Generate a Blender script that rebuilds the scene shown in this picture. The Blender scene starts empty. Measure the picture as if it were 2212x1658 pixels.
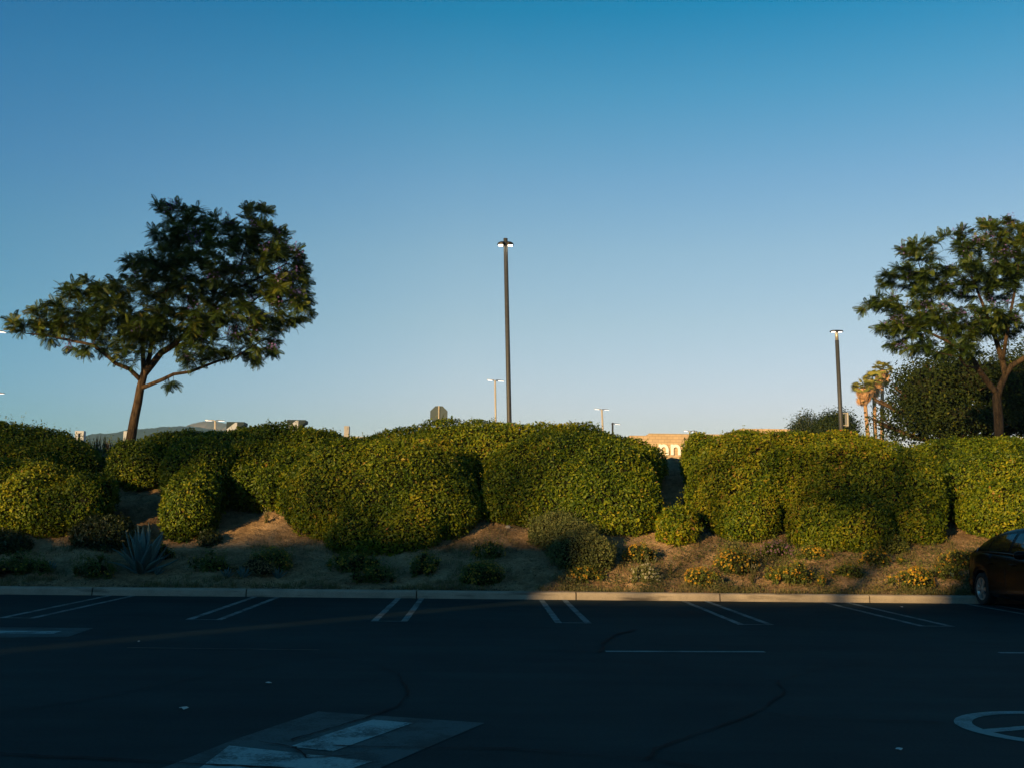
import bpy, math, random
import numpy as np
from mathutils import Vector, Matrix
random.seed(7)
RNG = np.random.default_rng(11)
S = bpy.context.scene
C = S.collection

# ------------------------------------------------------------------ camera
F = 2406.0                      # focal length in units of a 2212 px wide picture
W, H = 2212.0, 1658.0
CAMZ = 1.52
PITCH = math.atan(291 / F)
YAW = math.atan(62 / F)
ROLL = 0.0113
fw = Vector((math.sin(YAW) * math.cos(PITCH), math.cos(YAW) * math.cos(PITCH), math.sin(PITCH)))
r0 = fw.cross(Vector((0, 0, 1))).normalized()
u0 = r0.cross(fw).normalized()
cr = (r0 * math.cos(ROLL) + u0 * math.sin(ROLL)).normalized()
cu = cr.cross(fw).normalized()
cam_d = bpy.data.cameras.new("camera")
cam = bpy.data.objects.new("camera", cam_d)
C.objects.link(cam)
m = Matrix((cr, cu, -fw)).transposed().to_4x4()
m.translation = Vector((0, 0, CAMZ))
cam.matrix_world = m
cam_d.sensor_fit = 'HORIZONTAL'
cam_d.sensor_width = 36
cam_d.lens = F / W * 36
cam_d.clip_end = 20000
cam_d.clip_start = 0.1
S.camera = cam

# ------------------------------------------------------------------ light
SUN_EL = math.radians(10.5)
SUN_H = Vector((0.60, 0.80)).normalized()          # direction the sunlight travels over the ground
TAN_E = math.tan(SUN_EL)
sd = bpy.data.lights.new("sun", 'SUN')
sd.energy = 5.0
sd.angle = math.radians(0.53)
sd.color = (1.0, 0.62, 0.25)
sun = bpy.data.objects.new("sun", sd)
C.objects.link(sun)
dirv = Vector((SUN_H.x, SUN_H.y, -TAN_E)).normalized()
sun.rotation_euler = dirv.to_track_quat('-Z', 'Y').to_euler()
w = bpy.data.worlds.new("World")
S.world = w
w.use_nodes = True
nt = w.node_tree
nt.nodes.clear()
sky = nt.nodes.new('ShaderNodeTexSky')
sky.sky_type = 'NISHITA'
sky.sun_disc = False
sky.sun_elevation = SUN_EL
sky.sun_rotation = math.atan2(-SUN_H.x, -SUN_H.y)
sky.air_density = 1.0
sky.dust_density = 0.6
sky.ozone_density = 3.0
tcw = nt.nodes.new('ShaderNodeTexCoord')
sepw = nt.nodes.new('ShaderNodeSeparateXYZ')
rmp = nt.nodes.new('ShaderNodeValToRGB')
nt.links.new(tcw.outputs['Generated'], sepw.inputs[0])
nt.links.new(sepw.outputs['Z'], rmp.inputs[0])
SKYRAMP = [(0.000, (1.596, 1.113, 1.076)), (0.099, (1.646, 1.146, 1.109)), (0.173, (1.449, 1.141, 0.991)), (0.234, (1.249, 1.131, 0.990)), (0.292, (0.920, 1.064, 1.020)), (0.367, (0.392, 0.994, 1.014)), (0.430, (0.003, 0.850, 0.966)), (0.600, (0.002, 0.467, 0.531)), (1.000, (0.001, 0.340, 0.386))]
e = rmp.color_ramp.elements
while len(e) < len(SKYRAMP):
    e.new(0.5)
for i, (p, c) in enumerate(SKYRAMP):
    e[i].position = p
    e[i].color = (*c, 1)
mixw = nt.nodes.new('ShaderNodeMix')
mixw.data_type = 'RGBA'
mixw.blend_type = 'MULTIPLY'
mixw.inputs[0].default_value = 1.0
nt.links.new(sky.outputs[0], mixw.inputs[6])
nt.links.new(rmp.outputs[0], mixw.inputs[7])
bg = nt.nodes.new('ShaderNodeBackground')
bg.inputs[1].default_value = 0.084
wo = nt.nodes.new('ShaderNodeOutputWorld')
rmx = nt.nodes.new('ShaderNodeValToRGB')
mrx = nt.nodes.new('ShaderNodeMapRange')
mrx.inputs[1].default_value = -0.5
mrx.inputs[2].default_value = 0.5
nt.links.new(sepw.outputs['X'], mrx.inputs[0])
nt.links.new(mrx.outputs[0], rmx.inputs[0])
e = rmx.color_ramp.elements
e.new(0.5)
e[0].position = 0.07; e[0].color = (0.36, 0.74, 0.96, 1)
e[1].position = 0.48; e[1].color = (1, 1, 1, 1)
e[2].position = 0.93; e[2].color = (1.07, 0.98, 0.97, 1)
mixx = nt.nodes.new('ShaderNodeMix')
mixx.data_type = 'RGBA'
mixx.blend_type = 'MULTIPLY'
mixx.inputs[0].default_value = 1.0
nt.links.new(mixw.outputs[2], mixx.inputs[6])
nt.links.new(rmx.outputs[0], mixx.inputs[7])
nt.links.new(mixx.outputs[2], bg.inputs[0])
nt.links.new(bg.outputs[0], wo.inputs[0])
S.view_settings.view_transform = 'Standard'
S.view_settings.look = 'None'
S.view_settings.exposure = 0.85
S.view_settings.gamma = 1.0
S.render.engine = 'CYCLES'
S.cycles.volume_bounces = 0
S.cycles.max_bounces = 6
S.cycles.transparent_max_bounces = 8


# ------------------------------------------------------------------ helpers
def P(x, y, Y):
    """point on the ray through picture position (x, y) at depth Y"""
    d = cr * ((x - W / 2) / F) + cu * (-(y - H / 2) / F) + fw
    t = Y / d.y
    return Vector((0, 0, CAMZ)) + d * t


def PX(Y):                       # metres per picture unit at depth Y
    return Y / F


_ns = RNG.normal(size=(3, 14, 3))


def noise(p, scale=1.0, k=0):
    """cheap smooth noise in -1..1 on an (n,3) array"""
    p = np.asarray(p, float) / scale
    o = np.zeros(len(p))
    for i in range(14):
        v = _ns[k, i] * (1.0 + 0.25 * (i % 5))
        o += np.sin(p @ v * 2.2 + i * 1.7 + k * 3.1)
    return np.clip(o / 5.0, -1, 1)


def tz(x, y):
    """terrain height of the planted bank"""
    x = np.asarray(x, float)
    y = np.asarray(y, float)
    t = y - 21.78
    z = 0.13 + 0.10 * np.clip(t / 0.8, 0, 1)
    s = np.clip((y - 22.4) / 7.0, 0, 1)
    s2 = s + 0.018 * np.sin(s * 2 * np.pi) * -1
    z = z + 2.93 * s2
    pp = np.stack([x, y, np.zeros_like(x)], -1).reshape(-1, 3)
    n = (noise(pp, 2.6, 0) * 0.09 + noise(pp, 0.7, 1) * 0.025).reshape(z.shape)
    edge = np.clip(t / 0.5, 0, 1)
    return z + n * edge


def ground_at(px, py):
    lo = 21.8
    for i in range(900):
        Y = lo + i * 0.012
        q = P(px, py, Y)
        if q.z <= float(tz(q.x, Y)):
            return Vector((q.x, Y, float(tz(q.x, Y))))
    q = P(px, py, 30)
    return Vector((q.x, 30, float(tz(q.x, 30))))


class MB:
    def __init__(s):
        s.v = []; s.f = []; s.n = 0

    def add(s, V, Fc, mat=0, rnd=None, smooth=False):
        V = np.asarray(V, float).reshape(-1, 3)
        if isinstance(Fc, np.ndarray):
            groups = [Fc]
        else:
            d = {}
            for q in Fc:
                d.setdefault(len(q), []).append(q)
            groups = [np.array(g) for g in d.values()]
        for g in groups:
            r = np.full(len(g), 0.5) if rnd is None else (np.broadcast_to(np.asarray(rnd, float), (len(g),)))
            s.f.append((g + s.n, mat, r, smooth))
        s.v.append(V)
        s.n += len(V)

    def build(s, name, mats, parent=None, loc=None):
        V = np.concatenate(s.v) if s.v else np.zeros((0, 3))
        if loc is None:
            loc = parent.location if (parent is not None and parent.get('_world')) else Vector((0, 0, 0))
        off = np.array(loc)
        me = bpy.data.meshes.new(name)
        V = V - off
        me.vertices.add(len(V))
        me.vertices.foreach_set('co', V.astype(np.float32).ravel())
        li = np.concatenate([g.ravel() for g, _, _, _ in s.f])
        tot = np.concatenate([np.full(len(g), g.shape[1]) for g, _, _, _ in s.f])
        st = np.concatenate([[0], np.cumsum(tot)[:-1]])
        me.loops.add(len(li))
        me.loops.foreach_set('vertex_index', li.astype(np.int32))
        me.polygons.add(len(tot))
        me.polygons.foreach_set('loop_start', st.astype(np.int32))
        me.polygons.foreach_set('material_index', np.concatenate([np.full(len(g), mt) for g, mt, _, _ in s.f]).astype(np.int32))
        me.polygons.foreach_set('use_smooth', np.concatenate([np.full(len(g), sm) for g, _, _, sm in s.f]).astype(bool))
        a = me.attributes.new('rnd', 'FLOAT', 'FACE')
        a.data.foreach_set('value', np.concatenate([r for _, _, r, _ in s.f]).astype(np.float32))
        me.update(calc_edges=True)
        me.validate()
        if not isinstance(mats, (list, tuple)):
            mats = [mats]
        for mt in mats:
            me.materials.append(mt)
        o = bpy.data.objects.new(name, me)
        C.objects.link(o)
        if parent is not None:
            o.parent = parent
        else:
            o.location = loc
        return o

    # --- shapes
    def box(s, c, d, mat=0, M=None, rnd=None, bevel=0.0):
        x, y, z = d[0] / 2, d[1] / 2, d[2] / 2
        if bevel <= 0:
            V = np.array([[a, b, c_] for a in (-x, x) for b in (-y, y) for c_ in (-z, z)])
            Fc = [(0, 1, 3, 2), (4, 6, 7, 5), (0, 4, 5, 1), (2, 3, 7, 6), (0, 2, 6, 4), (1, 5, 7, 3)]
        else:
            b = bevel
            V = []
            for (zz, ins) in ((-z, b), (-z + b, 0), (z - b, 0), (z, b)):
                xx, yy = x - ins, y - ins
                k = b
                V += [(xx - k, -yy, zz), (xx, -yy + k, zz), (xx, yy - k, zz), (xx - k, yy, zz), (-xx + k, yy, zz), (-xx, yy - k, zz), (-xx, -yy + k, zz), (-xx + k, -yy, zz)]
            V = np.array(V)
            Fc = [tuple(range(7, -1, -1)), tuple(range(24, 32))]
            for r in range(3):
                for i in range(8):
                    j = (i + 1) % 8
                    Fc.append((r * 8 + i, r * 8 + j, r * 8 + 8 + j, r * 8 + 8 + i))
        if M is not None:
            V = V @ np.array(M.to_3x3()).T
        s.add(V + np.array(c), Fc, mat, rnd)

    def tube(s, pts, rad, n=8, mat=0, rnd=None, cap=True, smooth=True):
        pts = [Vector(p) for p in pts]
        if not isinstance(rad, (list, tuple, np.ndarray)):
            rad = [rad] * len(pts)
        V = []
        up = None
        for i, p in enumerate(pts):
            t = (pts[min(i + 1, len(pts) - 1)] - pts[max(i - 1, 0)])
            if t.length < 1e-9:
                t = Vector((0, 0, 1))
            t.normalize()
            if up is None:
                up = Vector((1, 0, 0)) if abs(t.x) < 0.8 else Vector((0, 1, 0))
            a = (up - t * up.dot(t)).normalized()
            b = t.cross(a)
            up = a
            for k in range(n):
                an = 2 * math.pi * k / n
                V.append(p + (a * math.cos(an) + b * math.sin(an)) * rad[i])
        Fc = []
        for i in range(len(pts) - 1):
            for k in range(n):
                k2 = (k + 1) % n
                Fc.append((i * n + k, i * n + k2, (i + 1) * n + k2, (i + 1) * n + k))
        if cap:
            Fc.append(tuple(range(n - 1, -1, -1)))
            Fc.append(tuple(range((len(pts) - 1) * n, len(pts) * n)))
        s.add(np.array([tuple(v) for v in V]), Fc, mat, rnd, smooth)

    def prism(s, poly, z0, z1, mat=0, M=None, T=(0, 0, 0)):
        n = len(poly)
        V = np.array([(x, y, z0) for x, y in poly] + [(x, y, z1) for x, y in poly])
        Fc = [tuple(range(n - 1, -1, -1)), tuple(range(n, 2 * n))]
        for i in range(n):
            j = (i + 1) % n
            Fc.append((i, j, n + j, n + i))
        if M is not None:
            V = V @ np.array(M.to_3x3()).T
        s.add(V + np.array(T), Fc, mat)

    def lathe(s, prof, n=24, M=None, T=(0, 0, 0), mat=0, smooth=True):
        V = []
        for r, z in prof:
            for k in range(n):
                a = 2 * math.pi * k / n
                V.append((r * math.cos(a), r * math.sin(a), z))
        V = np.array(V)
        Fc = []
        for i in range(len(prof) - 1):
            for k in range(n):
                k2 = (k + 1) % n
                Fc.append((i * n + k, i * n + k2, (i + 1) * n + k2, (i + 1) * n + k))
        if M is not None:
            V = V @ np.array(M.to_3x3()).T
        s.add(V + np.array(T), Fc, mat, None, smooth)


def thing(name, label, cat, loc=(0, 0, 0), group=None):
    o = bpy.data.objects.new(name, None)
    C.objects.link(o)
    o.location = loc
    o.empty_display_size = 0.2
    o['label'] = label
    o['category'] = cat
    if group:
        o['group'] = group
    o['_world'] = 1
    return o


def tag(o, label=None, cat=None, group=None, kind=None):
    if label: o['label'] = label
    if cat: o['category'] = cat
    if group: o['group'] = group
    if kind: o['kind'] = kind
    return o


# ------------------------------------------------------------------ materials
MATS = {}


def newmat(name):
    mt = bpy.data.materials.new(name)
    mt.use_nodes = True
    nt = mt.node_tree
    nt.nodes.clear()
    out = nt.nodes.new('ShaderNodeOutputMaterial')
    b = nt.nodes.new('ShaderNodeBsdfPrincipled')
    nt.links.new(b.outputs[0], out.inputs[0])
    MATS[name] = mt
    return mt, nt, b, out


def ramp(nt, src, stops, interp='LINEAR'):
    r = nt.nodes.new('ShaderNodeValToRGB')
    r.color_ramp.interpolation = interp
    e = r.color_ramp.elements
    while len(e) < len(stops):
        e.new(0.5)
    for i, (p, c) in enumerate(stops):
        e[i].position = p
        e[i].color = (*c, 1)
    nt.links.new(src, r.inputs[0])
    return r.outputs[0]


def nnoise(nt, scale, detail=4, rough=0.55, vec=None):
    n = nt.nodes.new('ShaderNodeTexNoise')
    n.inputs['Scale'].default_value = scale
    n.inputs['Detail'].default_value = detail
    n.inputs['Roughness'].default_value = rough
    if vec is not None:
        nt.links.new(vec, n.inputs['Vector'])
    return n.outputs['Fac']


def bump(nt, b, src, strength, dist=0.01):
    bp = nt.nodes.new('ShaderNodeBump')
    bp.inputs['Strength'].default_value = strength
    bp.inputs['Distance'].default_value = dist
    nt.links.new(src, bp.inputs['Height'])
    nt.links.new(bp.outputs[0], b.inputs['Normal'])


def objco(nt):
    t = nt.nodes.new('ShaderNodeTexCoord')
    return t.outputs['Object']


def mixc(nt, a, b_, fac, mode='MIX'):
    mx = nt.nodes.new('ShaderNodeMix')
    mx.data_type = 'RGBA'
    mx.blend_type = mode
    for sock, v in ((mx.inputs[0], fac), (mx.inputs[6], a), (mx.inputs[7], b_)):
        if isinstance(v, (int, float)):
            sock.default_value = v
        elif isinstance(v, tuple):
            sock.default_value = (*v, 1)
        else:
            nt.links.new(v, sock)
    return mx.outputs[2]


def simple(name, col, rough=0.6, metal=0.0, spec=0.5, var=0.12, scale=6.0, bmp=0.1, coat=0.0):
    mt, nt, b, out = newmat(name)
    v = objco(nt)
    n = nnoise(nt, scale, 6, 0.6, v)
    lo = tuple(c * (1 - var) for c in col)
    hi = tuple(min(1, c * (1 + var)) for c in col)
    nt.links.new(ramp(nt, n, [(0.3, lo), (0.7, hi)]), b.inputs['Base Color'])
    b.inputs['Roughness'].default_value = rough
    b.inputs['Metallic'].default_value = metal
    b.inputs['Specular IOR Level'].default_value = spec
    b.inputs['Coat Weight'].default_value = coat
    b.inputs['Coat Roughness'].default_value = 0.04
    if bmp > 0:
        bump(nt, b, n, bmp, 0.01)
    return mt


def leafmat(name, stops, trans=0.25, rough=0.45, spec=0.4):
    mt, nt, b, out = newmat(name)
    at = nt.nodes.new('ShaderNodeAttribute')
    at.attribute_name = 'rnd'
    col = ramp(nt, at.outputs['Fac'], stops)
    nt.links.new(col, b.inputs['Base Color'])
    b.inputs['Roughness'].default_value = rough
    b.inputs['Specular IOR Level'].default_value = spec
    tr = nt.nodes.new('ShaderNodeBsdfTranslucent')
    nt.links.new(mixc(nt, col, (1.0, 1.0, 0.35), 1.0, 'MULTIPLY'), tr.inputs[0])
    ms = nt.nodes.new('ShaderNodeMixShader')
    ms.inputs[0].default_value = trans
    nt.links.new(b.outputs[0], ms.inputs[1])
    nt.links.new(tr.outputs[0], ms.inputs[2])
    nt.links.new(ms.outputs[0], out.inputs[0])
    return mt


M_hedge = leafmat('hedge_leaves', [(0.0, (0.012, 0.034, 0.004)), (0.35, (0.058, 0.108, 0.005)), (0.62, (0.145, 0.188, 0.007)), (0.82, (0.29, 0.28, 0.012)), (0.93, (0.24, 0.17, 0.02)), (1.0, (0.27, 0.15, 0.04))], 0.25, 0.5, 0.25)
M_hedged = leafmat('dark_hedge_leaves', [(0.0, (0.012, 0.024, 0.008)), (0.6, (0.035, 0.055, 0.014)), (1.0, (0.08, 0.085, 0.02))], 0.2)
M_core = simple('foliage_core', (0.014, 0.016, 0.007), 0.95, spec=0.1, var=0.5, scale=14, bmp=0.6)  # dark solid core inside hedges, shrubs and the ficus crown
M_scrub = leafmat('scrub_leaves', [(0.0, (0.03, 0.05, 0.012)), (0.5, (0.09, 0.115, 0.03)), (1.0, (0.17, 0.16, 0.05))], 0.15, 0.6)
M_lant = leafmat('lantana_leaves', [(0.0, (0.025, 0.05, 0.008)), (0.6, (0.085, 0.12, 0.014)), (1.0, (0.19, 0.19, 0.03))], 0.2, 0.6)
M_yel = leafmat('lantana_flowers', [(0.0, (0.26, 0.12, 0.008)), (0.5, (0.42, 0.25, 0.01)), (1.0, (0.55, 0.38, 0.03))], 0.2, 0.6)
M_wht = leafmat('white_flowers', [(0.0, (0.25, 0.25, 0.18)), (1.0, (0.42, 0.42, 0.32))], 0.2, 0.6)
M_pnk = leafmat('pink_flowers', [(0.0, (0.20, 0.10, 0.19)), (1.0, (0.34, 0.20, 0.29))], 0.2, 0.6)
M_jac = leafmat('jacaranda_leaves', [(0.0, (0.014, 0.036, 0.010)), (0.5, (0.042, 0.080, 0.010)), (0.85, (0.10, 0.13, 0.012)), (1.0, (0.17, 0.16, 0.02))], 0.22, 0.55, 0.3)
M_jacf = leafmat('jacaranda_flowers', [(0.0, (0.10, 0.085, 0.36)), (0.6, (0.22, 0.15, 0.50)), (1.0, (0.42, 0.26, 0.52))], 0.35, 0.6)
M_fic = leafmat('ficus_leaves', [(0.0, (0.008, 0.018, 0.005)), (0.6, (0.026, 0.042, 0.006)), (1.0, (0.10, 0.105, 0.012))], 0.10, 0.6, 0.12)
M_palm = leafmat('palm_leaves', [(0.0, (0.12, 0.15, 0.02)), (1.0, (0.33, 0.31, 0.06))], 0.15, 0.5)
M_pdead = leafmat('dead_palm_leaves', [(0.0, (0.30, 0.17, 0.08)), (1.0, (0.50, 0.32, 0.17))], 0.1, 0.8)
M_grass = leafmat('dry_grass', [(0.0, (0.05, 0.07, 0.02)), (0.5, (0.12, 0.11, 0.04)), (1.0, (0.28, 0.2, 0.09))], 0.2, 0.7)
M_chip = leafmat('mulch_chips', [(0.0, (0.03, 0.02, 0.012)), (0.6, (0.10, 0.07, 0.04)), (0.9, (0.26, 0.19, 0.12)), (1.0, (0.42, 0.34, 0.24))], 0.0, 0.9)
M_agave = leafmat('agave_leaves', [(0.0, (0.035, 0.085, 0.090)), (1.0, (0.085, 0.165, 0.165))], 0.05, 0.5)
M_metal = simple('grey_pole_metal', (0.040, 0.045, 0.050), 0.6, 0.2, var=0.25, scale=9)
M_pale = simple('pale_pole_paint', (0.36, 0.33, 0.27), 0.55, 0.0, var=0.12)
M_dark = simple('dark_pole_metal', (0.03, 0.03, 0.032), 0.4, 0.5)
M_signback = simple('sign_back_metal', (0.035, 0.062, 0.075), 0.6, 0.1, var=0.1)
M_conc = simple('plain_concrete', (0.27, 0.27, 0.27), 0.85)
M_white = simple('white_plaster', (0.33, 0.37, 0.43), 0.8, var=0.06)
M_mono = simple('dark_roof_cladding', (0.012, 0.024, 0.030), 0.7, spec=0.2)
M_roof = simple('roof_membrane', (0.3, 0.29, 0.27), 0.8)
M_orange = simple('orange_band', (0.62, 0.09, 0.02), 0.5, var=0.05)
M_paper = simple('white_paper', (0.6, 0.6, 0.58), 0.8)
M_gal = simple('galvanised_metal', (0.38, 0.36, 0.30), 0.45, 0.5)


def emis(name, col, st):
    mt, nt, b, out = newmat(name)
    b.inputs['Base Color'].default_value = (0.8, 0.8, 0.8, 1)
    b.inputs['Emission Color'].default_value = (*col, 1)
    b.inputs['Emission Strength'].default_value = st
    return mt


M_led = emis('lit_lamp_lens', (1.0, 0.86, 0.62), 6.0)
M_ledw = emis('lit_white_lens', (1.0, 0.93, 0.84), 1.1)

# bark
def barkmat(name, c0, c1, sc=6):
    mt, nt, b, out = newmat(name)
    v = objco(nt)
    mp = nt.nodes.new('ShaderNodeMapping')
    mp.inputs['Scale'].default_value = (1, 1, 0.35)
    nt.links.new(v, mp.inputs[0])
    n = nnoise(nt, sc * 2.2, 8, 0.7, mp.outputs[0])
    n2 = nnoise(nt, sc * 9, 3, 0.6, v)
    col = ramp(nt, n, [(0.36, c0), (0.62, c1)])
    col = mixc(nt, col, ramp(nt, n2, [(0.45, (1, 1, 1)), (0.7, (1.7, 1.5, 1.2))]), 0.8, 'MULTIPLY')
    nt.links.new(col, b.inputs['Base Color'])
    b.inputs['Roughness'].default_value = 0.9
    b.inputs['Specular IOR Level'].default_value = 0.2
    bump(nt, b, n, 0.9, 0.03)
    return mt


M_bark = barkmat('jacaranda_bark', (0.010, 0.008, 0.006), (0.075, 0.054, 0.034))
M_barkd = barkmat('dark_bark', (0.025, 0.018, 0.012), (0.09, 0.065, 0.045))
M_barkp = barkmat('palm_bark', (0.16, 0.10, 0.06), (0.34, 0.23, 0.14), 3)

# asphalt
mt, nt, b, out = newmat('asphalt')
v = objco(nt)
n1 = nnoise(nt, 0.35, 8, 0.7, v)
n2 = nnoise(nt, 42, 5, 0.8, v)
mp = nt.nodes.new('ShaderNodeMapping'); mp.inputs['Scale'].default_value = (0.15, 2.2, 1); nt.links.new(v, mp.inputs[0])
n3 = nnoise(nt, 1.0, 5, 0.6, mp.outputs[0])
c = ramp(nt, n1, [(0.3, (0.006, 0.022, 0.027)), (0.7, (0.018, 0.046, 0.050))])
c = mixc(nt, c, ramp(nt, n2, [(0.35, (0.6, 0.6, 0.6)), (0.62, (1.2, 1.2, 1.2)), (0.75, (2.2, 2.2, 2.2))]), 0.8, 'MULTIPLY')
c = mixc(nt, c, ramp(nt, n3, [(0.35, (0.85, 0.85, 0.85)), (0.65, (1.12, 1.12, 1.12))]), 1.0, 'MULTIPLY')
nt.links.new(c, b.inputs['Base Color'])
b.inputs['Roughness'].default_value = 0.9
b.inputs['Specular IOR Level'].default_value = 0.12
bump(nt, b, n2, 0.5, 0.006)
M_asph = mt
M_seal = simple('crack_sealer', (0.010, 0.011, 0.012), 0.8, spec=0.1)


def paintmat(name, col, wear, lo=0.42):
    mt, nt, b, out = newmat(name)
    v = objco(nt)
    n2 = nnoise(nt, 55, 4, 0.7, v)
    n1 = nnoise(nt, 2.5, 6, 0.7, v)
    c = ramp(nt, n2, [(0.3, tuple(x * 0.75 for x in col)), (0.7, col)])
    sm = nt.nodes.new('ShaderNodeMath'); sm.operation = 'MULTIPLY_ADD'
    nt.links.new(n1, sm.inputs[0]); sm.inputs[1].default_value = 0.75
    mm = nt.nodes.new('ShaderNodeMath'); mm.operation = 'MULTIPLY'; nt.links.new(n2, mm.inputs[0]); mm.inputs[1].default_value = 0.35
    nt.links.new(mm.outputs[0], sm.inputs[2])
    wf = ramp(nt, sm.outputs[0], [(lo, (1, 1, 1)), (lo + 0.12, (0, 0, 0))])
    c = mixc(nt, c, (0.014, 0.034, 0.036), mixc(nt, (0, 0, 0), wf, wear))
    nt.links.new(c, b.inputs['Base Color'])
    b.inputs['Roughness'].default_value = 0.8
    b.inputs['Specular IOR Level'].default_value = 0.2
    bump(nt, b, n2, 0.3, 0.004)
    return mt


M_line = paintmat('stall_paint', (0.20, 0.27, 0.28), 0.7, 0.48)
M_arrow = paintmat('arrow_paint', (0.27, 0.42, 0.44), 0.8, 0.46)
M_patch = paintmat('grey_patch_paint', (0.05, 0.105, 0.115), 0.8, 0.48)
M_ring = paintmat('ring_paint', (0.19, 0.33, 0.35), 0.6, 0.44)
M_faint = paintmat('old_lane_paint', (0.16, 0.14, 0.12), 0.6, 0.5)

# concrete kerb
mt, nt, b, out = newmat('kerb_concrete')
v = objco(nt)
n1 = nnoise(nt, 1.3, 7, 0.7, v)
n2 = nnoise(nt, 70, 3, 0.6, v)
mp = nt.nodes.new('ShaderNodeMapping'); mp.inputs['Scale'].default_value = (0.9, 1, 9); nt.links.new(v, mp.inputs[0])
n3 = nnoise(nt, 1.0, 5, 0.6, mp.outputs[0])
c = ramp(nt, n1, [(0.3, (0.22, 0.20, 0.165)), (0.7, (0.38, 0.34, 0.28))])
c = mixc(nt, c, ramp(nt, n3, [(0.32, (0.35, 0.34, 0.33)), (0.46, (1, 1, 1))]), 0.9, 'MULTIPLY')
c = mixc(nt, c, ramp(nt, n2, [(0.3, (0.8, 0.8, 0.8)), (0.7, (1.1, 1.1, 1.1))]), 1.0, 'MULTIPLY')
nt.links.new(c, b.inputs['Base Color'])
b.inputs['Roughness'].default_value = 0.9
bump(nt, b, n2, 0.4, 0.006)
M_kerb = mt

# dirt
mt, nt, b, out = newmat('sandy_soil')
v = objco(nt)
n1 = nnoise(nt, 0.9, 8, 0.65, v)
n2 = nnoise(nt, 22, 6, 0.7, v)
n3 = nnoise(nt, 5, 6, 0.7, v)
c = ramp(nt, n1, [(0.3, (0.16, 0.11, 0.065)), (0.5, (0.34, 0.24, 0.14)), (0.7, (0.50, 0.36, 0.22))])
c = mixc(nt, c, ramp(nt, n3, [(0.35, (0.5, 0.47, 0.42)), (0.55, (1, 1, 1))]), 0.7, 'MULTIPLY')
c = mixc(nt, c, ramp(nt, n2, [(0.35, (0.6, 0.6, 0.6)), (0.6, (1.1, 1.1, 1.1)), (0.72, (1.5, 1.5, 1.5))]), 0.8, 'MULTIPLY')
nt.links.new(c, b.inputs['Base Color'])
b.inputs['Roughness'].default_value = 0.95
b.inputs['Specular IOR Level'].default_value = 0.1
n4 = nt.nodes.new('ShaderNodeMath'); n4.operation = 'ADD'
nt.links.new(n2, n4.inputs[0]); nt.links.new(n3, n4.inputs[1])
bump(nt, b, n4.outputs[0], 0.9, 0.06)
M_dirt = mt

# brick wall
mt, nt, b, out = newmat('tan_block_wall')
v = objco(nt)
mp = nt.nodes.new('ShaderNodeMapping'); mp.inputs['Rotation'].default_value = (math.radians(90), 0, 0); nt.links.new(v, mp.inputs[0])
br = nt.nodes.new('ShaderNodeTexBrick')
nt.links.new(mp.outputs[0], br.inputs['Vector'])
br.inputs['Color1'].default_value = (0.46, 0.35, 0.22, 1)
br.inputs['Color2'].default_value = (0.41, 0.31, 0.19, 1)
br.inputs['Mortar'].default_value = (0.29, 0.22, 0.14, 1)
br.inputs['Scale'].default_value = 1.0
br.inputs['Brick Width'].default_value = 0.6
br.inputs['Row Height'].default_value = 0.3
br.inputs['Mortar Size'].default_value = 0.025
n1 = nnoise(nt, 0.8, 6, 0.6, v)
c = mixc(nt, br.outputs[0], ramp(nt, n1, [(0.3, (0.85, 0.85, 0.85)), (0.7, (1.1, 1.1, 1.1))]), 1.0, 'MULTIPLY')
nt.links.new(c, b.inputs['Base Color'])
b.inputs['Roughness'].default_value = 0.85
M_brick = mt

# hills
mt, nt, b, out = newmat('chaparral_hillside')
v = objco(nt)
n1 = nnoise(nt, 0.012, 8, 0.65, v)
n2 = nnoise(nt, 0.08, 5, 0.7, v)
c = ramp(nt, n1, [(0.3, (0.010, 0.022, 0.022)), (0.6, (0.022, 0.034, 0.030)), (0.8, (0.04, 0.042, 0.036))])
c = mixc(nt, c, ramp(nt, n2, [(0.35, (0.55, 0.6, 0.5)), (0.65, (1.2, 1.2, 1.2))]), 1.0, 'MULTIPLY')
nt.links.new(c, b.inputs['Base Color'])
b.inputs['Roughness'].default_value = 1.0
M_hill = mt
M_hillb = simple('bare_hillside', (0.15, 0.11, 0.085), 1.0, var=0.35, scale=0.01, bmp=0)

# ------------------------------------------------------------------ ground
mb = MB()
mb.add([(-400, -200, 0), (400, -200, 0), (400, 21.62, 0), (-400, 21.62, 0)], [(0, 1, 2, 3)])
tag(mb.build('parking_lot', M_asph), kind='structure')

# kerb: one long run with joints
mb = MB()
jx = [-7.4 - 3.05 * k for k in range(18, 0, -1)] + [-7.35, -4.45, -1.22, 1.83, 4.6, 7.5] + [7.5 + 3.05 * k for k in range(1, 18)]
for a, b_ in zip(jx[:-1], jx[1:]):
    a += 0.012; b_ -= 0.012
    n = 12
    prof = [(21.60, -0.02), (21.612, 0.105), (21.622, 0.128), (21.645, 0.142), (21.68, 0.147), (21.765, 0.147), (21.78, 0.13), (21.78, -0.02)]
    V = []
    for i in range(n + 1):
        x = a + (b_ - a) * i / n
        for (yy, zz) in prof:
            j = 0.0018 * math.sin(x * 9.1 + yy * 50) + random.uniform(-.0012, .0012)
            V.append((x, yy + j, zz + (j if zz > 0 else 0)))
    k = len(prof)
    Fc = [(i * k + j, i * k + j + 1, (i + 1) * k + j + 1, (i + 1) * k + j) for i in range(n) for j in range(k - 1)]
    Fc += [tuple(range(k)), tuple(range(n * k + k - 1, n * k - 1, -1))]
    mb.add(V, Fc, 0, None, False)
tag(mb.build('kerb', M_kerb), kind='structure')

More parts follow.
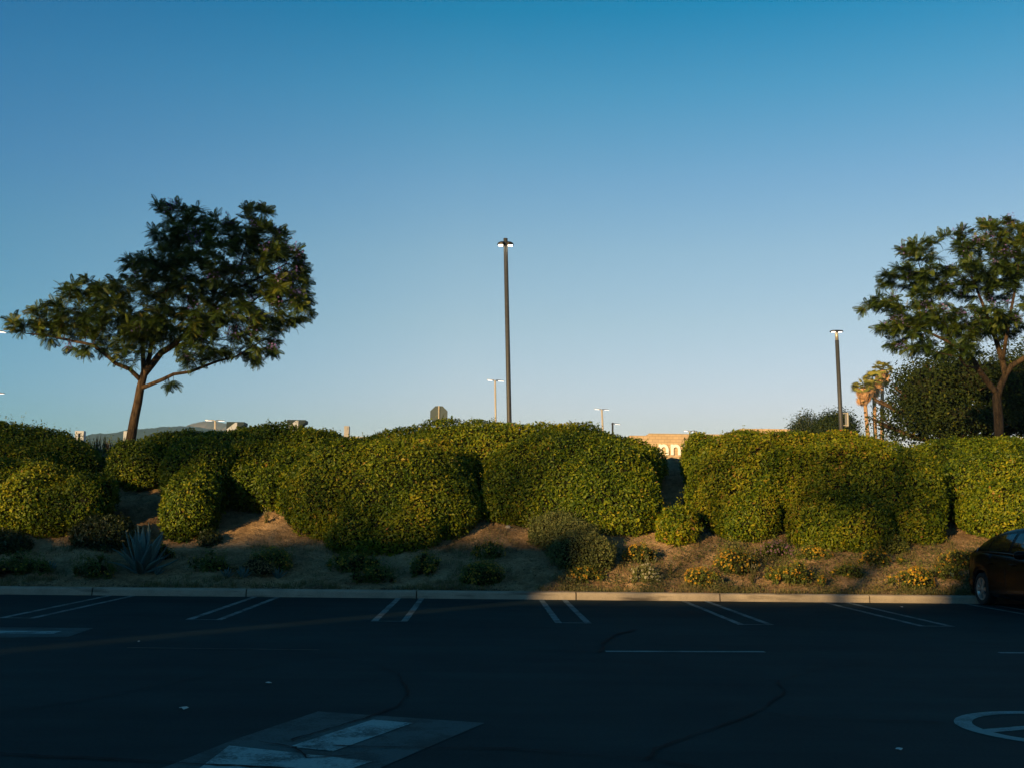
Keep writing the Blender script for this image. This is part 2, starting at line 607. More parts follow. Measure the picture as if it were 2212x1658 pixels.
# planted bank
xs = np.concatenate([np.linspace(-60, -13, 60), np.linspace(-12.9, 15, 420), np.linspace(15.3, 60, 60)])
ys = np.concatenate([np.linspace(21.70, 26.5, 110), np.linspace(26.6, 31, 40)])
X, Y = np.meshgrid(xs, ys)
Z = tz(X, Y)
pp = np.stack([X, Y, X * 0], -1).reshape(-1, 3)
Z = Z + (noise(pp, 0.22, 2) * 0.022 + noise(pp, 0.09, 1) * 0.012 + RNG.random(len(pp)) ** 4 * .02).reshape(Z.shape) * np.clip((Y - 21.8) / .3, 0, 1)
Z = np.where(Y < 21.83, np.minimum(Z, 0.135), Z)
V = np.stack([X, Y, Z], -1).reshape(-1, 3)
nx = len(xs)
I, J = np.meshgrid(np.arange(len(ys) - 1), np.arange(nx - 1), indexing='ij')
q = (I * nx + J).ravel()
mb = MB()
mb.add(V, np.stack([q, q + 1, q + 1 + nx, q + nx], -1), 0, None, True)
tag(mb.build('planted_bank', M_dirt), kind='structure')
mb = MB()
mb.add([(-2500, 30.9, 3.1), (2500, 30.9, 3.1), (2500, 2600, 3.1), (-2500, 2600, 3.1)], [(0, 1, 2, 3)])
mb.add([(-2500, 30.9, -1), (2500, 30.9, -1), (2500, 30.9, 3.1), (-2500, 30.9, 3.1)], [(0, 1, 2, 3)])
tag(mb.build('upper_ground', M_asph), kind='structure')

# ------------------------------------------------------------------ painted markings
def flat(poly_px, name, mat, z, kind='structure'):
    pts = []
    for (x, y) in poly_px:
        d = cr * ((x - W / 2) / F) + cu * (-(y - H / 2) / F) + fw
        t = (z - CAMZ) / d.z
        q = Vector((0, 0, CAMZ)) + d * t
        pts.append((q.x, q.y, z))
    m_ = MB()
    m_.add(pts, [tuple(range(len(pts)))])
    return tag(m_.build(name, mat), kind=kind)


def gp(x, y, z=0.0):
    d = cr * ((x - W / 2) / F) + cu * (-(y - H / 2) / F) + fw
    t = (z - CAMZ) / d.z
    q = Vector((0, 0, CAMZ)) + d * t
    return q


def stripe(name, a, b_, wd, mat, z=0.004, jit=0.006):
    """painted band with slightly ragged edges from a to b_"""
    a = Vector(a[:2]); b_ = Vector(b_[:2])
    L = (b_ - a).length
    t = (b_ - a) / L
    nrm = Vector((-t.y, t.x))
    n = max(4, int(L / 0.08))
    V = []
    for i in range(n + 1):
        p = a + t * (L * i / n)
        for s_ in (-1, 1):
            o = p + nrm * s_ * (wd / 2 + random.uniform(-jit, jit))
            V.append((o.x, o.y, z))
    m_ = MB()
    m_.add(V, [(2 * i, 2 * i + 2, 2 * i + 3, 2 * i + 1) for i in range(n)])
    return m_


for i in range(-5, 6):
    xc = 1.38 + 2.72 * i
    m_ = MB()
    for sx in (-0.22, 0.22):
        s_ = stripe('s', (xc + sx, 21.57), (xc + sx, 16.75), 0.10, M_line)
        m_.add(np.concatenate(s_.v), s_.f[0][0])
    s_ = stripe('s', (xc - 0.17, 16.80), (xc + 0.17, 16.80), 0.06, M_line)
    m_.add(np.concatenate(s_.v), s_.f[0][0])
    tag(m_.build('stall_stripe', M_line), kind='structure')

flat([(687, 1535), (1047, 1560), (640, 1735), (100, 1735), (365, 1652), (500, 1598)], 'marking_patch', M_patch, 0.004)
flat([(805, 1552.7), (892, 1560), (720, 1621), (625, 1611)], 'arrow_shaft_marking', M_arrow, 0.008)
flat([(495, 1608.7), (805, 1642.7), (640, 1700), (330, 1735)], 'arrow_head_marking', M_arrow, 0.008)
flat([(-420, 1350), (202, 1355), (145, 1375), (-480, 1378)], 'marking_patch', M_patch, 0.004)
flat([(-350, 1359), (134, 1361.5), (115, 1367), (-370, 1366)], 'arrow_shaft_marking', M_arrow, 0.008)
for (x0, y0, x1, y1, wd) in ((275, 1398, 690, 1403, 0.05), (1308, 1406, 1652, 1407, 0.11), (2158, 1409, 2520, 1411, 0.10)):
    a = gp(x0, y0); b_ = gp(x1, y1)
    tag(stripe('l', a, b_, wd, M_faint).build('lane_dash', M_faint if x0 < 1000 else M_ring), kind='structure')
# ring with a bar
cx, cy, R = 4.43, 8.52, 0.80
V = []; Fc = []
n = 64
for i in range(n):
    a = 2 * math.pi * i / n
    for r in (R - 0.13, R):
        V.append((cx + math.cos(a) * (r + random.uniform(-.004, .004)), cy + math.sin(a) * (r + random.uniform(-.004, .004)) * 0.95, 0.004))
for i in range(n):
    j = (i + 1) % n
    Fc.append((2 * i, 2 * i + 1, 2 * j + 1, 2 * j))
m_ = MB(); m_.add(V, Fc)
s_ = stripe('b', (cx - 0.66, cy - 0.12), (cx + 0.60, cy + 0.36), 0.12, M_ring, z=0.0045)
m_.add(np.concatenate(s_.v), s_.f[0][0])
tag(m_.build('ring_marking', M_ring), kind='structure')


def crack(pts, w0, name='asphalt_crack'):
    g = [gp(x, y) for x, y in pts]
    dense = []
    for a, b_ in zip(g[:-1], g[1:]):
        L = (b_ - a).length
        n = max(2, int(L / 0.05))
        for i in range(n):
            dense.append(a.lerp(b_, i / n))
    dense.append(g[-1])
    m_ = MB()
    V = []
    off = 0
    for i, p in enumerate(dense):
        off = off * 0.9 + random.uniform(-.012, .012)
        d = (dense[min(i + 1, len(dense) - 1)] - dense[max(i - 1, 0)]).normalized()
        nr = Vector((-d.y, d.x, 0))
        ww = w0 * 1.15 * (0.35 + 0.65 * abs(math.sin(i * 0.13 + len(dense)))) * random.uniform(.5, 1.3)
        c_ = p + nr * off
        V += [tuple((c_ + nr * ww / 2)[:2]) + (0.012,), tuple((c_ - nr * ww / 2)[:2]) + (0.012,)]
    m_.add(V, [(2 * i, 2 * i + 1, 2 * i + 3, 2 * i + 2) for i in range(len(dense) - 1)])
    return tag(m_.build(name, M_seal), kind='structure')


crack([(-30, 1625), (120, 1636), (300, 1643), (440, 1652), (700, 1668)], 0.035)
crack([(858, 1455), (885, 1495), (860, 1525), (800, 1548), (700, 1580), (630, 1600)], 0.022)
crack([(720, 1612), (900, 1616), (1106, 1618), (1250, 1632), (1400, 1640), (1520, 1660)], 0.022)
crack([(1400, 1640), (1420, 1618), (1500, 1590), (1600, 1555), (1650, 1535), (1690, 1490), (1680, 1470)], 0.025)
crack([(1650, 1540), (1750, 1552), (1900, 1558), (2040, 1562)], 0.02)
crack([(1295, 1408), (1300, 1390), (1330, 1372), (1370, 1360)], 0.06)
crack([(1106, 1407), (1200, 1405), (1300, 1410)], 0.02)
crack([(1640, 1345), (1760, 1356), (1860, 1366), (2000, 1378), (2212, 1400)], 0.022)
crack([(700, 1420), (560, 1440), (400, 1470), (200, 1510), (0, 1540)], 0.016)
crack([(600, 1400), (800, 1432), (860, 1455)], 0.012)
crack([(1300, 1425), (1450, 1440), (1560, 1455), (1690, 1472)], 0.014)
crack([(400, 1332), (620, 1338), (900, 1342), (1200, 1341), (1400, 1353)], 0.012)
crack([(1900, 1430), (1780, 1445), (1690, 1468)], 0.014)
crack([(560, 1602), (640, 1615), (660, 1640), (760, 1634)], 0.016)

for k, (x, y, L, lab) in enumerate(((398, 1531, 0.09, 'flat white scrap of paper lying left on the dark asphalt'), (580, 1476, 0.06, 'tiny pale scrap lying upper middle of the dark asphalt'), (1942, 1620, 0.05, 'small pale round scrap on the asphalt near the bottom right'), (2198 - 250, 1311, 0.07, 'tiny pale scrap on asphalt just in front of the right kerb'), (300, 1386, 0.03, 'tiny bright scrap on the asphalt at the left stalls'))):
    p = gp(x, y)
    m_ = MB()
    n = 9
    V = [(p.x + math.cos(a) * L * random.uniform(.35, .55), p.y + math.sin(a) * L * random.uniform(.25, .5), 0.006 + random.uniform(0, .012)) for a in [2 * math.pi * i / n for i in range(n)]]
    V.append((p.x, p.y, 0.022))
    m_.add(V, [(i, (i + 1) % n, n) for i in range(n)])
    tag(m_.build('litter', M_paper), lab, 'litter', 'scraps of litter on the asphalt')

# ------------------------------------------------------------------ leaf scattering
def leaf_template():
    """folded pointed leaf along +x, normal +z, unit length"""
    V = np.array([(0, 0, 0), (0.45, 0.26, 0.06), (1, 0, -0.04), (0.45, -0.26, 0.06)])
    return V, np.array([(0, 3, 2, 1)])


def frames(nrm, spread, rng=RNG):
    """random tangent frames whose z is near the normals"""
    n = nrm + rng.normal(size=nrm.shape) * spread
    n /= np.linalg.norm(n, axis=1, keepdims=True) + 1e-9
    a = rng.normal(size=nrm.shape)
    a -= n * np.sum(a * n, 1, keepdims=True)
    a /= np.linalg.norm(a, axis=1, keepdims=True) + 1e-9
    b_ = np.cross(n, a)
    return np.stack([a, b_, n], 1)        # rows: local axes


def scatter(m_, tv, tf, pos, fr, sc, mat=0, rnd=None):
    """instance template geometry as real mesh"""
    n = len(pos)
    if n == 0:
        return
    sc = np.asarray(sc).reshape(-1, 1, 1) if np.ndim(sc) == 1 else np.asarray(sc)
    V = np.einsum('vk,nkj->nvj', tv, fr) * sc + pos[:, None, :]
    k = len(tv)
    Fi = tf[None] + (np.arange(n) * k)[:, None, None]
    r = np.full(n, 0.5) if rnd is None else rnd
    m_.add(V.reshape(-1, 3), Fi.reshape(-1, tf.shape[1]), mat, np.repeat(r, len(tf)))


LV, LF = leaf_template()
SE = 2.4


def _rot(V, a):
    """lean back: local z tips away from the viewer by a"""
    if a == 0:
        return V
    c_, s_ = math.cos(a), math.sin(a)
    return np.stack([V[:, 0], V[:, 1] * c_ + V[:, 2] * s_, -V[:, 1] * s_ + V[:, 2] * c_], -1)


def se_mesh(c, r, nu=44, nv=24):
    lean = r[3] if len(r) > 3 else 0
    th = np.linspace(0, 2 * np.pi, nu, endpoint=False)
    ph = np.linspace(-np.pi / 2 + 0.02, np.pi / 2 - 0.02, nv)
    T, Ph = np.meshgrid(th, ph)
    d = np.stack([np.cos(Ph) * np.cos(T) * r[0], np.cos(Ph) * np.sin(T) * r[1], np.sin(Ph) * r[2]], -1).reshape(-1, 3)
    k = (np.sum(np.abs(d / np.array(r[:3])) ** SE, 1)) ** (-1 / SE)
    V = _rot(d * k[:, None], lean) + np.array(c)
    I, J = np.meshgrid(np.arange(nv - 1), np.arange(nu), indexing='ij')
    J2 = (J + 1) % nu
    Fq = np.stack([I * nu + J, I * nu + J2, (I + 1) * nu + J2, (I + 1) * nu + J], -1).reshape(-1, 4)
    return V, Fq


def se_norm(p, c, r):
    lean = r[3] if len(r) > 3 else 0
    d = _rot(p - np.array(c), -lean) / np.array(r[:3])
    n = np.sign(d) * np.abs(d) ** (SE - 1) / np.array(r[:3])
    n = _rot(n, lean)
    return n / (np.linalg.norm(n, axis=1, keepdims=True) + 1e-9)


def se_val(p, c, r):
    lean = r[3] if len(r) > 3 else 0
    d = np.abs(_rot(p - np.array(c), -lean) / np.array(r[:3]))
    return np.sum(d ** SE, 1) ** (1 / SE)


def surf_samples(V, Fq, dens):
    A, B, Cc, D = (V[Fq[:, i]] for i in range(4))
    ar = 0.5 * np.linalg.norm(np.cross(Cc - A, D - B), axis=1)
    n = int(ar.sum() * dens)
    if n == 0:
        return np.zeros((0, 3))
    idx = RNG.choice(len(Fq), n, p=ar / ar.sum())
    u = RNG.random((n, 1)); v_ = RNG.random((n, 1))
    return A[idx] * (1 - u) * (1 - v_) + B[idx] * u * (1 - v_) + Cc[idx] * u * v_ + D[idx] * (1 - u) * v_


def pxblob(b, trim=0.0):
    """(x0, x1, ytop, ybot, Y, ry[, lean degrees]) in picture units and metres -> centre, radii"""
    x0, x1, yt, yb, Y, ry = b[:6]
    if trim and yt < 948:
        yt += 10
    c = P((x0 + x1) / 2, (yt + yb) / 2, Y)
    h = (yb - yt) / 2 * PX(Y)
    if len(b) > 6:
        a = math.radians(b[6])
        h -= trim
        rz = math.sqrt(max(h * h - (ry * math.sin(a)) ** 2 * .8, .05)) / math.cos(a)
        return (tuple(c), ((x1 - x0) / 2 * PX(Y) - trim, ry, rz, a))
    return (tuple(c), ((x1 - x0) / 2 * PX(Y) - trim, ry, h - trim))


def displace(P_, N_, amp):
    d = noise(P_, 1.4, 2) * amp * 1.25 + noise(P_, 0.7, 0) * amp * .8 + noise(P_, 0.27, 1) * amp * 0.6 - amp * .3
    return P_ + N_ * d[:, None]


def blob_leaves(m_, blobs, dens, size, amp=0.07, spread=0.55, cull=True, mat=0, bias=0.0, depth=0.05, core=True, coremat=1, sprigs=0, warm=None, front=True):
    """leafy surface of a union of rounded blobs"""
    for i, (c, r) in enumerate(blobs):
        V, Fq = se_mesh(c, r)
        if core:
            Vc, Fc_ = se_mesh(c, tuple(max(x * 0.97 - 0.10, x * .6) for x in r[:3]) + tuple(r[3:]), 40, 22)
            N = se_norm(Vc, c, r)
            Vc = displace(Vc, N, amp)
            g = tz(Vc[:, 0], Vc[:, 1])
            Vc[:, 2] = np.maximum(Vc[:, 2], g - 0.15)
            m_.add(Vc, Fc_, coremat, None, True)
        pts = surf_samples(V, Fq, dens)
        N = se_norm(pts, c, r)
        if front:
            keep = (N[:, 1] < 0.35) | (RNG.random(len(N)) < 0.3)
            pts, N = pts[keep], N[keep]
        pts = displace(pts, N, amp)
        pts = pts - N * (RNG.random((len(pts), 1)) ** 1.5 * depth)
        if cull:
            ok = np.ones(len(pts), bool)
            for j, (c2, r2) in enumerate(blobs):
                if j != i:
                    ok &= se_val(pts, c2, r2) > 0.90
            ok &= pts[:, 2] > tz(pts[:, 0], pts[:, 1]) - 0.02
            pts, N = pts[ok], N[ok]
        n = len(pts)
        if n == 0:
            continue
        N2 = N.copy(); N2[:, 2] += 0.25
        fr = frames(N2, spread)
        sc = size * np.clip(np.exp(RNG.normal(-0.06, 0.30, n)), .4, 1.8)
        pn = noise(pts, 1.1, 2) * 0.5 + noise(pts, 0.35, 0) * 0.25
        r_ = np.clip(0.42 + pn * 0.30 + RNG.normal(size=n) * 0.17 + bias, 0, 1)
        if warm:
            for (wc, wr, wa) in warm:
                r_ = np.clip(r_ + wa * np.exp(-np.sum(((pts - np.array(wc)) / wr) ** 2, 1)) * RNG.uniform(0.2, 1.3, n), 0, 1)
        scatter(m_, LV, LF, pts, fr, sc, mat, r_)
        # stray shoots that break the clipped outline
        ns = int(n * 0.0045 * (1.6 + sprigs))
        if ns > 0:
            ii = RNG.choice(n, ns)
            for k in ii:
                if N[k][2] < -0.1:
                    continue
                L = random.uniform(0.05, 0.16) * (1 + 0.5 * min(sprigs, 2))
                d = Vector(N[k]) * 0.5 + Vector((random.uniform(-.4, .4), random.uniform(-.3, .3), 1))
                d.normalize()
                q = np.array([np.array(pts[k]) + np.array(d) * L * t for t in np.linspace(0.1, 1, 6)])
                scatter(m_, LV, LF, q, frames(np.tile(N[k], (6, 1)), 1.2), np.full(6, size * 0.75), mat, np.clip(RNG.normal(0.62, 0.15, 6), 0, 1))


HG = 'clipped hedges on the bank'


def hedge(label, bl, dens=1500, size=0.066, mat=M_hedge, bias=0.0, amp=0.065, sprigs=0, warm=None, name='hedge', cat='hedge', group=HG, spread=0.75):
    blobs = [pxblob(b, 0.05) for b in bl]
    m_ = MB()
    ww = None
    if warm:
        ww = [(tuple(P(x, y, Y)), r, a) for (x, y, Y, r, a) in warm]
    blob_leaves(m_, blobs, dens, size, amp=amp, bias=bias, sprigs=sprigs, warm=ww, spread=spread, depth=0.10)
    c = blobs[0][0]
    gz = float(tz(c[0], c[1]))
    o = m_.build(name, [mat, M_core], None, Vector((c[0], c[1], gz)))
    tag(o, label, cat, group)
    return o


hedge('hedge running out of frame at upper left, with stray twigs along its top', [
    (-480, 215, 900, 1075, 28.4, 1.3, 15), (30, 243, 950, 1085, 28.0, 1.1, 15), (-300, 160, 955, 1090, 27.0, .9, 30)], sprigs=3, bias=-0.03)
hedge('low wide hedge at the left edge below the upper left hedge', [
    (-440, 215, 982, 1172, 25.4, 1.2, 30), (-30, 190, 1020, 1172, 24.9, 0.9, 25)], bias=0.05)
hedge('round ball shaped hedge in front of the low left hedge', [(125, 250, 1012, 1150, 24.9, 0.7)], bias=-0.02, group=None, cat='hedge')
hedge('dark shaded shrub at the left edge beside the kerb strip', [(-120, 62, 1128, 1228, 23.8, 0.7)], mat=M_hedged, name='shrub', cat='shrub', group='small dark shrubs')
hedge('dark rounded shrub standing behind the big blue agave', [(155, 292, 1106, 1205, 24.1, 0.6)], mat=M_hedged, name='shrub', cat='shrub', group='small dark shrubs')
hedge('long flat topped hedge right of the leaning jacaranda trunk', [
    (236, 400, 948, 1080, 27.3, .9, 20), (270, 640, 920, 1085, 27.8, 1.2, 30), (370, 790, 915, 1090, 28.0, 1.2, 30), (560, 782, 922, 1060, 27.8, 1.0, 25), (400, 720, 958, 1100, 26.7, 1.0, 38), (470, 660, 985, 1112, 26.1, 0.75, 33)], bias=0.02)
hedge('narrow hedge tongue hanging down the bank above the smallest dark bush', [
    (348, 476, 1010, 1176, 24.9, 0.7, 20), (345, 520, 955, 1120, 26.0, 0.9, 35)], bias=0.0)
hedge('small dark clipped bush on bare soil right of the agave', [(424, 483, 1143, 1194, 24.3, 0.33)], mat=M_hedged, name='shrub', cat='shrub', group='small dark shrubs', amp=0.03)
hedge('largest mounded hedge, bulging down the middle of the bank', [
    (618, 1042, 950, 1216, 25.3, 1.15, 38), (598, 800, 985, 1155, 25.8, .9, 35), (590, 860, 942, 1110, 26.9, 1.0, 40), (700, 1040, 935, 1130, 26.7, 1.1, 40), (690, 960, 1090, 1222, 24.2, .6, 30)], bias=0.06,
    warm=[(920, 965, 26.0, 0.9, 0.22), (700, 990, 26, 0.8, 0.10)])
hedge('tall domed hedge whose crest is highest, in front of the main lamp post', [
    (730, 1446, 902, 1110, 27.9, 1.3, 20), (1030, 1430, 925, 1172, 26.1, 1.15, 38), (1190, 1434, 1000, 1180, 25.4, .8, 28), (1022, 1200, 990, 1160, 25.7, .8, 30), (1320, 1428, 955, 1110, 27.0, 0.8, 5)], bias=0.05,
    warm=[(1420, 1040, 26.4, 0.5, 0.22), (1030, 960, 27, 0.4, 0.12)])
hedge('hedge with a squared left corner, just right of the gap in the row', [
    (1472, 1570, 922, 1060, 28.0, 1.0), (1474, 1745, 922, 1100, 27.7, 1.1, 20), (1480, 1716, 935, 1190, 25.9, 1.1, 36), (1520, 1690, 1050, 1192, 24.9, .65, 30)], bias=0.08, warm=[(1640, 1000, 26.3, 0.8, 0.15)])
hedge('broad hedge draped over the bank below the right lamp post', [
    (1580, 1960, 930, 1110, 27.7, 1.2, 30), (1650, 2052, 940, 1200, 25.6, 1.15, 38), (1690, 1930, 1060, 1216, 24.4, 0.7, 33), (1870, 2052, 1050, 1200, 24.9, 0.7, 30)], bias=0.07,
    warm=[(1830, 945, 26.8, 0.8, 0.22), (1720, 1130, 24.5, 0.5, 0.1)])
hedge('hedge at the right edge beneath the right jacaranda', [
    (1905, 2330, 935, 1090, 28.2, 1.3, 20), (2010, 2440, 945, 1184, 26.0, 1.15, 38), (2050, 2420, 1030, 1190, 25.1, .9, 32)], bias=0.05)
hedge('small loose leafy shrub below the gap in the hedge row', [(1414, 1516, 1090, 1186, 24.6, 0.5)], size=0.085, name='shrub', cat='shrub', group=None, bias=0.1, amp=0.05, sprigs=2)

# olive scrub: finer foliage, twigs showing
def scrub(label, bl, group=None):
    blobs = [pxblob(b) for b in bl]
    base = Vector(blobs[0][0]); base.z = float(tz(base.x, base.y))
    r_ = thing('shrub', label, 'shrub', base, group)
    m_ = MB()
    blob_leaves(m_, blobs, 2300, 0.045, amp=0.06, spread=1.0, depth=0.12, core=True, sprigs=3)
    m_.build('foliage', [M_scrub, M_core], r_)
    t = MB()
    for k in range(90):
        c, r = random.choice(blobs)
        a = Vector((random.gauss(0, .5), random.gauss(-.4, .4), random.gauss(.1, .6))).normalized()
        e_ = Vector((c[0] + a.x * r[0] * 1.03, c[1] + a.y * r[1] * 1.03, c[2] + a.z * r[2] * 1.03))
        s_ = e_.lerp(Vector((c[0], c[1], base.z)), 0.3)
        t.tube([s_, s_.lerp(e_, .5) + Vector((random.uniform(-.03, .03),) * 3), e_], [.006, .005, .003], 4)
    tag(t.build('twigs', M_grass, r_), kind='stuff')
    return r_


scrub('dull olive twiggy shrub standing apart in the middle foreground', [(1144, 1262, 1105, 1200, 24.3, 0.6), (1165, 1300, 1120, 1235, 23.8, 0.6), (1190, 1332, 1145, 1246, 23.2, 0.5)])


# ------------------------------------------------------------------ flowering shrubs
def flower_template():
    V = []; Fc = []
    for k in range(6):
        a = k * math.pi / 3
        t = 0.35 if k % 2 else 0.1
        i = len(V)
        c, s_ = math.cos(a), math.sin(a)
        V += [(0, 0, 0.12), (c * .5 - s_ * .22, s_ * .5 + c * .22, t), (c, s_, t - .12), (c * .5 + s_ * .22, s_ * .5 - c * .22, t)]
        Fc.append((i, i + 3, i + 2, i + 1))
    return np.array(V), np.array(Fc)


FV, FF = flower_template()


def lantana(x0, x1, yt, yb, label, nfl=90, flower=M_yel, leafm=M_lant, dead=0.0, lf=0.045, group='low flowering shrubs along the kerb'):
    g = ground_at((x0 + x1) / 2, yb - 2)
    Y = g.y
    sc = PX(Y)
    rx = (x1 - x0) / 2 * sc
    rz = (yb - yt) * sc * 0.70
    ry = max(0.22, min(rx * 0.85, 0.6))
    c0 = np.array([g.x, Y + ry * 0.6, g.z + (yb - yt) * sc * 0.42])
    r_ = thing('flowering_shrub', label, 'shrub', g, group)
    m_ = MB()
    blobs = [(tuple(c0 - np.array([rx * random.uniform(-.15, .15), 0, rz * .2])), (rx * .78, ry * .95, rz * .72))]
    for k in range(12):
        ux = random.uniform(-1.05, 1.05)
        uz = random.uniform(-.5, .5 - .55 * abs(ux))
        blobs.append(((c0[0] + ux * rx, c0[1] + random.uniform(-.8, .3) * ry, c0[2] + uz * rz), (rx * random.uniform(.14, .34), ry * random.uniform(.25, .45), rz * random.uniform(.18, .42))))
    blob_leaves(m_, blobs, 1500, lf, amp=0.045, spread=1.0, depth=0.12, sprigs=16, bias=dead, cull=True)
    m_.build('foliage', [leafm, M_core], r_)
    f = MB()
    if nfl:
        pts = []
        N = []
        for (c, r) in blobs:
            V, Fq = se_mesh(c, r)
            p = surf_samples(V, Fq, 400)
            n = se_norm(p, c, r)
            ok = (n[:, 1] < 0.3) & (n[:, 2] > -0.1)
            for (c2, r2) in blobs:
                if c2 != c:
                    ok &= se_val(p, c2, r2) > 0.98
            ok &= p[:, 2] > tz(p[:, 0], p[:, 1]) + .03
            p, n = p[ok], n[ok]
            pts.append(displace(p, n, .05) + n * 0.025)
            N.append(n)
        pts = np.concatenate(pts); N = np.concatenate(N)
        if len(pts):
            idx = RNG.choice(len(pts), min(int(nfl * 3.0), len(pts)), replace=False)
            cl = noise(pts, 0.25, 1)
            idx = idx[(cl[idx] > -0.1) | (RNG.random(len(idx)) < .35)]
            q = pts[idx]
            fr = frames(N[idx] + np.array([0, -0.3, 0.4]), 0.4)
            scatter(f, FV, FF, q, fr, RNG.uniform(0.012, 0.032, len(q)), 0, RNG.random(len(q)))
            tag(f.build('flowers', flower, r_), kind='stuff')
    return r_


LT = [
    (-40, 95, 1192, 1245, 'dim flowering shrub at the far left end of the kerb strip', 30),
    (165, 245, 1198, 1252, 'brownish low shrub just left of the blue agave', 14),
    (318, 368, 1172, 1210, 'small dim shrub half hidden behind the agave on its right', 8),
    (408, 482, 1186, 1236, 'dull low shrub below the small dark clipped bush', 10),
    (550, 636, 1178, 1236, 'yellow flowered shrub alone on bare soil, left of the big mound', 75),
    (712, 802, 1190, 1238, 'yellow flowered shrub at the left foot of the big mound', 75),
    (765, 852, 1216, 1262, 'low shrub with few flowers, near the kerb under the big mound', 20),
    (878, 952, 1193, 1244, 'yellow flowered shrub at the right foot of the big mound', 60),
    (1022, 1092, 1162, 1208, 'yellow flowered shrub directly above another in the middle', 45),
    (990, 1096, 1206, 1264, 'yellow flowered shrub close to the kerb in the middle, below another', 110),
    (1225, 1302, 1218, 1262, 'small yellow flowered shrub at the foot of the olive shrub', 40),
    (1350, 1412, 1173, 1218, 'sunlit yellow flowered shrub between olive shrub and leafy shrub', 75),
    (1480, 1552, 1219, 1270, 'bright sunlit yellow shrub near the kerb right of the white flowers', 120),
    (1545, 1628, 1183, 1240, 'sunlit yellow shrub on the slope, left of the tall weeds', 110),
    (1730, 1795, 1172, 1212, 'orange yellow shrub under the broad hedge, upper of a pair', 60),
    (1668, 1772, 1206, 1266, 'shrub with yellow flowers only on its sunlit left side', 60),
    (1800, 1862, 1212, 1250, 'small browned shrub with scattered yellow flowers', 14),
    (1862, 1945, 1180, 1225, 'pale yellow green shrub below the right end of the broad hedge', 55),
    (1930, 2025, 1214, 1276, 'largest yellow flowered shrub at the kerb left of the black car', 150),
    (2010, 2068, 1206, 1254, 'green shrub squeezed between the largest yellow shrub and the car', 10),
    (2048, 2110, 1180, 1232, 'yellow flowered shrub just behind the tail of the black car', 45),
]
for t in LT:
    lantana(*t)
lantana(1370, 1432, 1216, 1258, 'loose shrub with small white flowers beside the kerb', 40, M_wht, M_scrub, 0.25)
lantana(1638, 1722, 1166, 1208, 'lilac flowered trailing shrub under the hedge', 90, M_pnk, M_lant, 0.1)
lantana(1890, 1985, 1150, 1200, 'leafy green shrub merging into the foot of the broad hedge', 5, M_yel, M_lant, 0.2)
lantana(500, 605, 1206, 1242, 'grey dried out twiggy shrub left of the lone yellow shrub', 0, M_yel, M_grass, 0.35, 0.035)

# ------------------------------------------------------------------ agaves
def agave_leaf(base, az, tilt, L, wd, curl):
    """thick gutter shaped leaf"""
    m_ = MB()
    n = 11
    V = []
    d = Vector((math.cos(az), math.sin(az), 0))
    side = Vector((-math.sin(az), math.cos(az), 0))
    for i in range(n + 1):
        t = i / n
        ang = tilt + curl * t * t
        out = L * t * math.cos(ang)
        up = L * t * math.sin(ang)
        w_ = wd * (0.55 + 1.1 * t * (1 - t) * 1.6) * (1 - t ** 3.2) + 0.002
        c_ = Vector(base) + d * out + Vector((0, 0, up))
        nrm = (Vector((0, 0, 1)) * math.cos(ang) - d * math.sin(ang))
        gut = w_ * 0.35
        th = 0.018 * (1 - t) + 0.003
        V += [c_ - side * w_ + nrm * gut, c_ - nrm * 0.0, c_ + side * w_ + nrm * gut, c_ + side * w_ * .6 - nrm * th, c_ - nrm * (th + .008), c_ - side * w_ * .6 - nrm * th]
    Fc = []
    for i in range(n):
        for k in range(6):
            k2 = (k + 1) % 6
            Fc.append((i * 6 + k, i * 6 + k2, (i + 1) * 6 + k2, (i + 1) * 6 + k))
    Fc.append(tuple(range(6)))
    m_.add(np.array([tuple(v) for v in V]), Fc, 0, random.random(), True)
    return m_


g = ground_at(300, 1243)
ag = thing('agave', 'big blue grey agave with stiff pointed leaves near the left kerb', 'agave', g, None)
for k in range(26):
    ring = k / 26
    az = k * 2.399 + random.uniform(-.15, .15)
    tilt = math.radians(22 + 62 * ring + random.uniform(-5, 5))
    L = random.uniform(.86, 1.08) * (0.78 + 0.25 * ring)
    agave_leaf((g.x, g.y + .15, g.z), az, tilt, L, random.uniform(.085, .12), math.radians(random.uniform(-8, 12))).build('leaf', M_agave, ag)
SA = [(490, 1246, .22, 'small young agave near the kerb, left one of a close pair'), (525, 1247, .26, 'small young agave near the kerb, right one of a close pair'), (600, 1248, .26, 'small young agave alone near the kerb below the grey dried shrub'), (340, 1240, .22, 'tiny agave pup at the right foot of the big agave'), (105, 1232, .25, 'small agave at the left beside the dim flowering shrub'), (2065, 1250, .24, 'small grey agave in front of the black car')]
for x, y, L0, lab in SA:
    g = ground_at(x, y)
    big = MB()
    for k in range(13):
        a = agave_leaf((g.x, g.y, g.z), k * 2.399, math.radians(30 + 50 * k / 13), L0 * random.uniform(.7, 1), L0 * .07, .1)
        big.add(np.concatenate(a.v), a.f[0][0], 0, random.random()) if False else big.add(np.concatenate(a.v), [tuple(r) for gg in a.f for r in gg[0]], 0, None, True)
    tag(big.build('agave', M_agave, None, g), lab, 'agave', 'small young agaves near the kerb')

